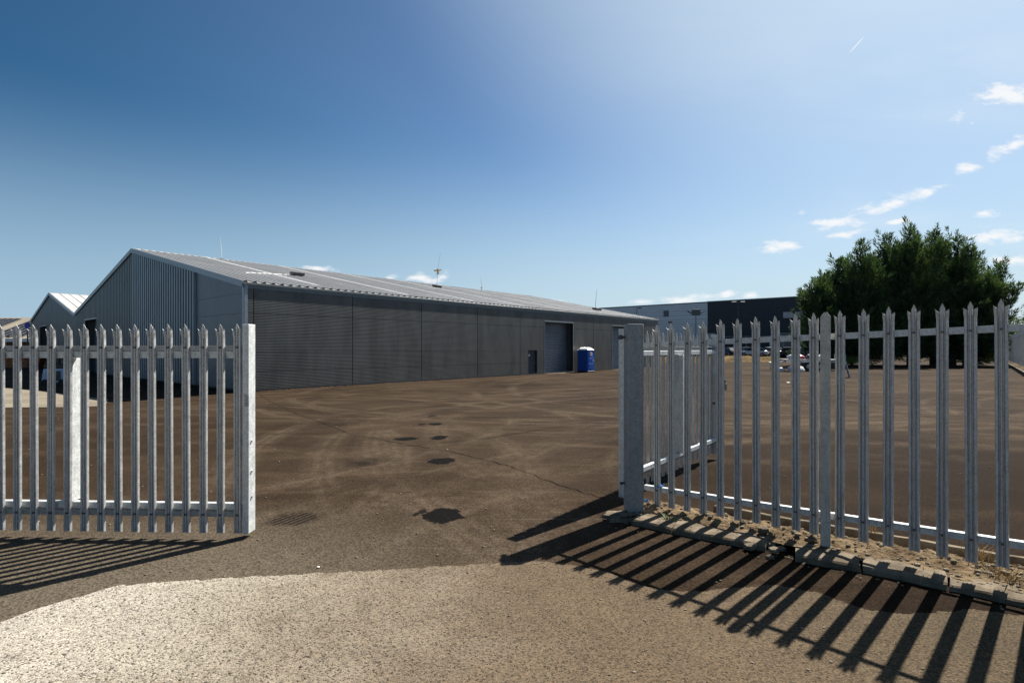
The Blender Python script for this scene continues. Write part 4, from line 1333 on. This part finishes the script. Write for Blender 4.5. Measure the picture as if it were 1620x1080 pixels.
mb = MB(); mb.tube((-2.4, -.5, .82), (-3.6, 0, .7), .05); mb.tube((-2.4, .5, .82), (-3.6, 0, .7), .05); mb.tube((-3.4, 0, .7), (-3.4, 0, .02), .05); mb.build('drawbar', 'galv', tl)


def bag(x, y, z, r, col, label, seed):
    bm = bmesh.new(); bmesh.ops.create_icosphere(bm, subdivisions=3, radius=1); mb = MB(); vs = []
    for v in bm.verts:
        q = v.co * (1 + .30 * noise.noise(v.co * 1.6 + Vector((seed, 0, 0))) + .12 * noise.noise(v.co * 5 + Vector((seed, 0, 0))))
        zz = max(q.z, -.5) + .5
        vs.append((x + q.x * r * 1.2, y + q.y * r, z + zz * r * .75 + (.12 * r if q.z > .9 else 0)))
    mb.add(vs, [tuple(v.index for v in f.verts) for f in bm.faces]); bm.free()
    tag(mb.build('rubbish_bag', simple('bag_plastic', col, .4), smooth=True), label, 'rubbish bag', 'bags around the trailer')


zt0 = tz + 1.02
bag(24.9, 46.9, gz(24, 47.9), .55, (.75, .75, .74), 'big white sack on the ground at the left end of the trailer', 1)
bag(23.9, 47.8, gz(23, 48), .38, (.7, .7, .68), 'white sack lying behind the big one left of the trailer', 2)
bag(25.4, 48.3, zt0, .42, (.7, .71, .74), 'pale bag on the left end of the trailer deck', 3)
bag(26.2, 48.7, zt0, .36, (.5, .08, .12), 'red bag on the trailer deck beside the pale one', 4)
bag(27.0, 48.3, zt0, .38, (.05, .05, .06), 'black bag in the middle of the trailer deck', 5)
bag(28.1, 48.6, zt0, .34, (.5, .5, .5), 'grey bag near the trailer headboard', 6)
# A board
x, y = gp(1337, 597); z = gz(x, y)
ab = empty('a_frame_board', (x, y, z), R(66), 'blue A-frame board standing on the yard right of the trailer', 'sign board')
M['blue_board'] = simple('board_blue', (.05, .12, .3), .5)
for s_ in (-1, 1):
    mb = MB(); mb.m = Matrix.Rotation(R(s_ * 14), 4, 'X')
    mb.box(-.32, .32, -.015 + s_ * .0, .015, -1.15, 0); mb.m = Matrix.Translation((0, 0, 1.12)) @ mb.m; mb.v = []; mb.f = []
    mb.box(-.32, .32, -.015, .015, -1.14, -.005 - .01 * (s_ + 1)); p_ = mb.build('board', 'blue_board', ab)
    mb2 = MB(); mb2.m = mb.m; mb2.box(-.36, -.321, -.02, .02, -1.15, 0); mb2.box(.321, .36, -.02, .02, -1.15, 0); mb2.build('frame', 'white_trim', p_)
# litter
for (px, py, lb) in ((1247, 605, 'scrap of white paper on the yard behind the fence'), (504, 898, 'tiny white stone on the asphalt near the road edge'), (708, 711, 'small white fleck beside the second tar patch')):
    x, y = gp(px, py); mb = MB(); r = .10 if px > 1000 else .008
    def cr(u, v): return (x + (u - .5) * 2 * r, y + (v - .5) * 2 * r, gz(x, y) + .01 + r * .45 * abs(noise.noise(Vector((u * 4, v * 4, px)))))
    mb.grid(cr, 6, 6); tag(mb.build('litter', 'white_trim'), lb, 'litter')
# grit over the yard and road
mb = MB(); rnd = random.Random(21)
for i in range(900):
    y = 2.4 + 14 * rnd.random() ** 1.5; x = rnd.uniform(-1, 1) * y * 1.0
    if x > 1 and y < 6 and x + y > 5.2: continue
    r = rnd.choice([.003, .004, .005, .009]) * (1 + .05 * y)
    rock((x, y, gz(x, y) + .004 + r * .15), r, i * .37, mb)
tag(mb.build('grit', 'stone'), 'pale grit and small stones scattered over asphalt and road', 'grit', kind='stuff')
# rubble line along the foot of the warehouse wall
mb = MB()
for i in range(700):
    t_ = rnd.uniform(0, LEN); o = -.1 - abs(rnd.gauss(0, .25)); p = WP(t_, o, 0); r = rnd.uniform(.015, .05)
    rock((p.x, p.y, gz(p.x, p.y) + .01), r, i * .77, mb)
tag(mb.build('debris', simple('brown_debris', (.12, .06, .035), .9, 0, .4, 3)), 'brown dirt and debris along the foot of the long warehouse wall', 'debris', kind='stuff')

# ------------------------------------------------------------------ far left: solar roof shed, sign, machine
sx, sy = -79, 76; szz = gz(sx, sy)
sh = empty('solar_shed', (sx, sy, szz), R(2), 'low shed with solar panels on its pale roof at far left', 'shed')
ez, rz2 = 3.7, 7.2
mb = MB(); mb.box(-16, 12, 1.0, 10, 0, ez - .1); mb.build('wall', simple('brown_boards', (.16, .09, .05), .8), sh)
corrugated(-16.5, 12.5, 0, ez, 9, rz2, .9, .05).build('roof', roofmat('tan_roof', (.30, .26, .20)), sh)
mb = MB(); mb.box(-16.5, 12.5, -.1, -.01, ez - .45, ez + .02); mb.build('fascia', 'white_trim', sh)
M['pv'] = simple('solar_glass', (.010, .011, .018), .5, spec=.2)
ang_ = math.atan2(rz2 - ez, 9)
for k, xx in enumerate((-15.8, -9.2, -2.6, 4.0, 9.4)):
    t = MB(); t.m = Matrix.Translation((xx, .55, ez + .30)) @ Matrix.Rotation(ang_, 4, 'X')
    t.box(0, 4.6, 0, 8.2, .0, .05); ar = t.build('solar_array', 'pv', sh)
    g_ = MB(); g_.m = t.m
    for i in range(6): g_.box(i * .92 - .015 + .0, i * .92 + .015, 0, 8.2, .051, .065)
    for j in range(10): g_.box(0, 4.6, j * .91 - .01, j * .91 + .01, .0655, .07)
    g_.build('module_frame', 'galv', ar)
for k in range(14):
    mb = MB(); mb.box(-15.5 + k * 2, -15.3 + k * 2, .2, .4, 0, ez - .46); mb.build('post', simple('shed_post', (.25, .16, .09)), sh)
# orange skip
sk = empty('skip', (-58.5, 64.5, gz(-58, 64)), R(5), 'rusty orange skip in front of the shed at far left', 'skip')
mb = MB(); mb.prism([(-1.7, 0), (1.7, 0), (2.2, 1.3), (-2.2, 1.3)], -.9, .9, 'y'); mb.build('bin', simple('rust_orange', (.35, .11, .03), .8, 0, .35, 4), sk, .02)
mb = MB(); mb.box(-2.28, 2.28, -.98, -.905, 1.22, 1.34); mb.box(-2.28, 2.28, .905, .98, 1.22, 1.34); mb.build('rim', 'bolt', sk)
# blue round sign
p = at(43.5, 515, 62); z0 = gz(p.x, p.y)
sg = empty('round_sign', (p.x, p.y, z0), 0, 'blue round sign on a pole beside the left warehouse', 'sign')
mb = MB(); mb.tube((0, 0, 0), (0, 0, p.z - z0 - .6), .06); mb.build('pole', 'bolt', sg)
mb = MB(); mb.tube((0, -.03, p.z - z0), (0, .03, p.z - z0), .34, n=20); mb.build('disc', simple('sign_blue', (.01, .04, .35), .4), sg)
# machine: pale blue sweeper-like truck with black upper works
x, y = gp(88.5, 609); z = gz(x, y)
mc = empty('yard_machine', (x, y, z), R(28), 'small pale blue machine with black upper works in the warehouse shade', 'machine')
M['pale_blue'] = simple('pale_blue_paint', (.28, .42, .6), .5)
mb = MB(); mb.prism([(-.62, .18), (.62, .18), (.55, 1.05), (-.5, 1.05)], -.45, .45, 'y'); mb.build('hopper', 'pale_blue', mc, .03)
mb = MB(); mb.box(-.3, -.02, -.475, -.451, .3, .9); mb.box(.05, .33, -.475, -.451, .3, .9); mb.build('vent_panel', 'door', mc)
mb = MB(); mb.box(-.5, .5, -.38, .38, 1.055, 1.35); mb.build('engine_cover', 'black', mc, .05)
mb = MB()
for s_ in (-.42, .42):
    for q in (-.3, .3): mb.tube((s_, q, 1.35), (s_ * .7, q, 2.05), .03)
mb.tube((-.3, -.3, 2.05), (.3, -.3, 2.05), .03); mb.tube((-.3, .3, 2.05), (.3, .3, 2.05), .03); mb.tube((-.3, -.3, 2.05), (-.3, .3, 2.05), .03); mb.tube((.3, -.3, 2.05), (.3, .3, 2.05), .03)
mb.box(-.2, .2, -.2, .2, 1.36, 1.85); mb.build('seat_frame', 'black', mc)
for wx in (-.42, .42):
    for s_ in (-1, 1):
        mb = MB(); mb.tube((wx, s_ * .36, .2), (wx, s_ * .5, .2), .2, n=14); mb.build('wheel', 'tyre', mc)

# ------------------------------------------------------------------ trees
def leafmat(name, a, b):
    m, g, bs = newmat(name)
    P = g.node('ShaderNodeNewGeometry').outputs['Position']
    n = g.noise(P, .9, 4, .6); n2 = g.noise(P, 9, 2, .6)
    c = g.mix(g.sstep(g.math('ADD', n, g.math('MULTIPLY', g.math('SUBTRACT', n2, .5), .5)), .35, .7), a, b)
    setc(g, bs, 'Base Color', c); setc(g, bs, 'Roughness', .7); bs.inputs['Specular IOR Level'].default_value = .25
    tr = g.node('ShaderNodeBsdfTranslucent', ins={'Color': g.mix(1.0, c, (1.3, 1.5, .7), 'MULTIPLY')})
    mx = g.node('ShaderNodeMixShader', ins={0: .22, 1: bs.outputs[0], 2: tr.outputs[0]})
    out = [x for x in g.n if x.type == 'OUTPUT_MATERIAL'][0]; g.l.new(mx.outputs[0], out.inputs[0])
    return m


M['conifer'] = leafmat('conifer_foliage', (.034, .058, .027), (.085, .125, .05))
M['leaf'] = leafmat('bright_foliage', (.08, .14, .03), (.2, .28, .06))
M['yellowbush'] = leafmat('yellow_green_foliage', (.25, .30, .05), (.45, .45, .08))
M['bark'] = simple('bark', (.045, .035, .028), .9, 0, .3, 3, .02, 12)


def plume(mb, base, d, L, rad, n, rnd, leaf=.42):
    """feathery conifer spray: small blades around an axis, narrowing to a tip"""
    d = d.normalized(); t = d.orthogonal().normalized(); w = d.cross(t)
    bend = Vector((0, 0, 1)) * L * .18
    V = mb.v; F = mb.f
    for i in range(n):
        s = rnd.random() ** .8
        c = base + d * (L * s) + bend * s * s
        a = rnd.uniform(0, 6.283); r = rad * (1 - s) ** .6 * math.sqrt(rnd.random())
        out = (t * math.cos(a) + w * math.sin(a))
        p = c + out * r
        ax = (d * 1.1 + out * .75 + Vector((0, 0, .35)) + Vector((rnd.uniform(-.3, .3), rnd.uniform(-.3, .3), rnd.uniform(-.2, .2)))).normalized()
        l = leaf * rnd.uniform(.6, 1.35); sd = ax.cross(Vector((rnd.uniform(-1, 1), rnd.uniform(-1, 1), rnd.uniform(-1, 1)))).normalized() * l * .085
        o = len(V)
        V.extend([tuple(p - sd * .6), tuple(p + ax * l * .45 + sd), tuple(p + ax * l), tuple(p + ax * l * .4 - sd)])
        F.append((o, o + 1, o + 2, o + 3))


def conifer(x, y, h, rad, label, seed, lean=(0, 0), low=.14):
    """several ascending stems, each clothed in upswept feathery sprays"""
    rnd = random.Random(seed); z = gz(x, y)
    t = empty('conifer_tree', (x, y, z), 0, label, 'tree', 'row of tall conifers at the far side of the yard')
    tm = MB(); fm = MB()
    ns = rnd.choice([7, 8, 9])
    for k in range(ns):
        a = k * 2.39996 + rnd.uniform(-.3, .3); o = rad * (0 if k == 0 else rnd.uniform(.35, .8))
        hk = h * (1 if k == 0 else rnd.uniform(.80, .97) - .12 * o / rad)
        top = Vector((math.cos(a) * o + lean[0] * rnd.uniform(.7, 1.2), math.sin(a) * o + lean[1], hk))
        def S(f): return Vector((top.x * f ** 1.25, top.y * f ** 1.25, hk * f - .1 * (1 - f)))
        P = [S(i / 7) for i in range(8)]
        r0 = .34 if k == 0 else .2
        tm.path(P, [r0 * (1 - i / 7) + .02 for i in range(8)], 7)
        n = int(hk * 4.6)
        for i in range(n):
            f = (low + (.0 if k < 5 else .10)) + (1 - low - (.0 if k < 5 else .10)) * ((i + rnd.random()) / n)
            f = min(f, .995)
            b0 = S(f); aa = i * 2.39996 + rnd.uniform(-.5, .5)
            ax = Vector((math.cos(aa), math.sin(aa), 0))
            up = .15 + 1.5 * f ** 1.5 + rnd.uniform(-.2, .35)
            d = (ax + Vector((0, 0, up)) + Vector((top.x, top.y, 0)) * .05).normalized()
            L = (3.0 * (1 - f) ** .55 + .55) * rnd.uniform(.6, 1.15)
            if rnd.random() < .14 and f > .25: L *= rnd.uniform(1.3, 1.8)
            plume(fm, b0, d, L, .24 + .09 * L, int(30 + 30 * L), rnd, .42)
            if i % 3 == 0: tm.tube(b0, b0 + d * L * .7, .04, .012, 4)
        plume(fm, S(.93), Vector((rnd.uniform(-.12, .12), rnd.uniform(-.1, .1), 1)), h * rnd.uniform(.09, .14), .16, 70, rnd, .34)
    tm.build('trunk', 'bark', t, smooth=True)
    fm.build('crown', 'conifer', t, fixn=False)


TY = 63.5
tr = [(1307, 64, 9.8, 2.6, 'leftmost conifer of the row, lowest and leaning left', (-.7, 0)),
      (1334, 66, 12.4, 3.0, 'second conifer from the left, one thin leader', (-.6, 0)),
      (1366, 63, 13.9, 3.4, 'third conifer from the left with a pointed leader', (-.3, 0)),
      (1402, 66, 15.4, 3.8, 'fourth conifer from the left, tall with dense crown', (0, 0)),
      (1440, 63, 16.0, 4.0, 'tallest conifer near the middle of the row', (0, 0)),
      (1476, 66, 15.9, 3.8, 'conifer right of the tallest with several leaders', (.2, 0)),
      (1507, 63, 14.6, 3.5, 'third conifer from the right with splayed tips', (.6, 0)),
      (1528, 65, 13.2, 3.1, 'second conifer from the right leaning outward', (1.2, 0)),
      (1541, 62, 10.3, 2.9, 'rightmost conifer with long branches reaching right', (1.8, 0))]
for i, (px, Y, h, rd, lb, ln) in enumerate(tr):
    Y *= .94; conifer((px - 810) / 845 * Y, Y, h * .945, rd * .96, lb, 40 + i, ln, low=.055)


def bush(px, Y, w, h, label, mat, z0=0, n=2200, leaf=.25, name='bush', trunk=0, seed=1, group=None, cat='bush'):
    rnd = random.Random(seed); x = (px - 810) / 845 * Y; z = gz(x, Y)
    t = empty(name, (x, Y, z), 0, label, cat, group)
    fm = MB(); lumps = [(Vector((rnd.uniform(-.6, .6) * w / 2, rnd.uniform(-.5, .5) * w / 2, z0 + h * rnd.uniform(.35, .75))), rnd.uniform(.25, .42)) for _ in range(11)]
    for i in range(n):
        c, s = rnd.choice(lumps); v = Vector((rnd.gauss(0, 1), rnd.gauss(0, 1), rnd.gauss(0, 1))).normalized() * (rnd.random() ** .4)
        p = c + Vector((v.x * w * s * .75, v.y * w * s * .75, v.z * h * s))
        if p.z < .02: continue
        a = Vector((rnd.uniform(-1, 1), rnd.uniform(-1, 1), rnd.uniform(-.4, 1))).normalized(); l = leaf * rnd.uniform(.6, 1.3); sd = a.orthogonal().normalized() * l * .4
        o = len(fm.v); fm.v += [tuple(p), tuple(p + a * l * .5 + sd), tuple(p + a * l), tuple(p + a * l * .5 - sd)]; fm.f.append((o, o + 1, o + 2, o + 3))
    fm.build('crown', mat, t, fixn=False)
    tm = MB()
    for k in range(5 if not trunk else 1):
        a = k * 1.3; e_ = Vector((math.cos(a) * w * .2 * (0 if trunk else 1), math.sin(a) * w * .2 * (0 if trunk else 1), z0 + h * .5)); tm.tube((0, 0, -.1), e_, .08 + trunk, .03 + trunk * .4)
    for k in range(6):
        c = lumps[k][0]; tm.tube((0, 0, z0 + h * .15), c, .05 + trunk * .3, .02)
    tm.build('trunk' if trunk else 'stems', 'bark', t)
    return t


bush(1560, 72, 3.6, 1.9, 'yellow green bush glowing in sun at the right of the conifers', 'yellowbush', seed=3)
bush(1613, 100, 9, 7.2, 'bright green leafy tree above the distant right fence', 'leaf', 0, 5200, .4, 'leafy_tree', .12, 5, cat='tree')
bush(1572, 112, 6, 6.0, 'small green tree far behind the yellow green bush', 'leaf', 0, 3000, .35, 'leafy_tree', .1, 6, cat='tree')
bush(1640, 78, 6, 4.2, 'leafy tree at the extreme right behind the far fence', 'leaf', 0, 3000, .35, 'leafy_tree', .1, 9, cat='tree')
bush(1347, 58, 1.6, 1.2, 'low green bush beside the blue A-frame board', 'leaf', 0, 700, .15, seed=8)
# far hedge mass closing the distance
mb = MB(); rnd = random.Random(77)
for i in range(9000):
    x = rnd.uniform(85, 330); Y = 175 + rnd.gauss(0, 2) - (x - 85) * .12
    hh = 5 + 2.0 * noise.noise(Vector((x * .12, 0, 0))); zz = gz(x, Y) + hh * rnd.random() ** .6
    a = Vector((rnd.uniform(-1, 1), rnd.uniform(-1, 1), rnd.uniform(-.4, 1))).normalized(); l = 1.1 * rnd.uniform(.6, 1.3); sd = a.orthogonal().normalized() * l * .4
    p = Vector((x, Y, zz)); o = len(mb.v); mb.v += [tuple(p), tuple(p + a * l * .5 + sd), tuple(p + a * l), tuple(p + a * l * .5 - sd)]; mb.f.append((o, o + 1, o + 2, o + 3))
tag(mb.build('hedgerow', 'leaf', fixn=False), 'far off line of green trees along the horizon at right', 'hedgerow', kind='stuff')
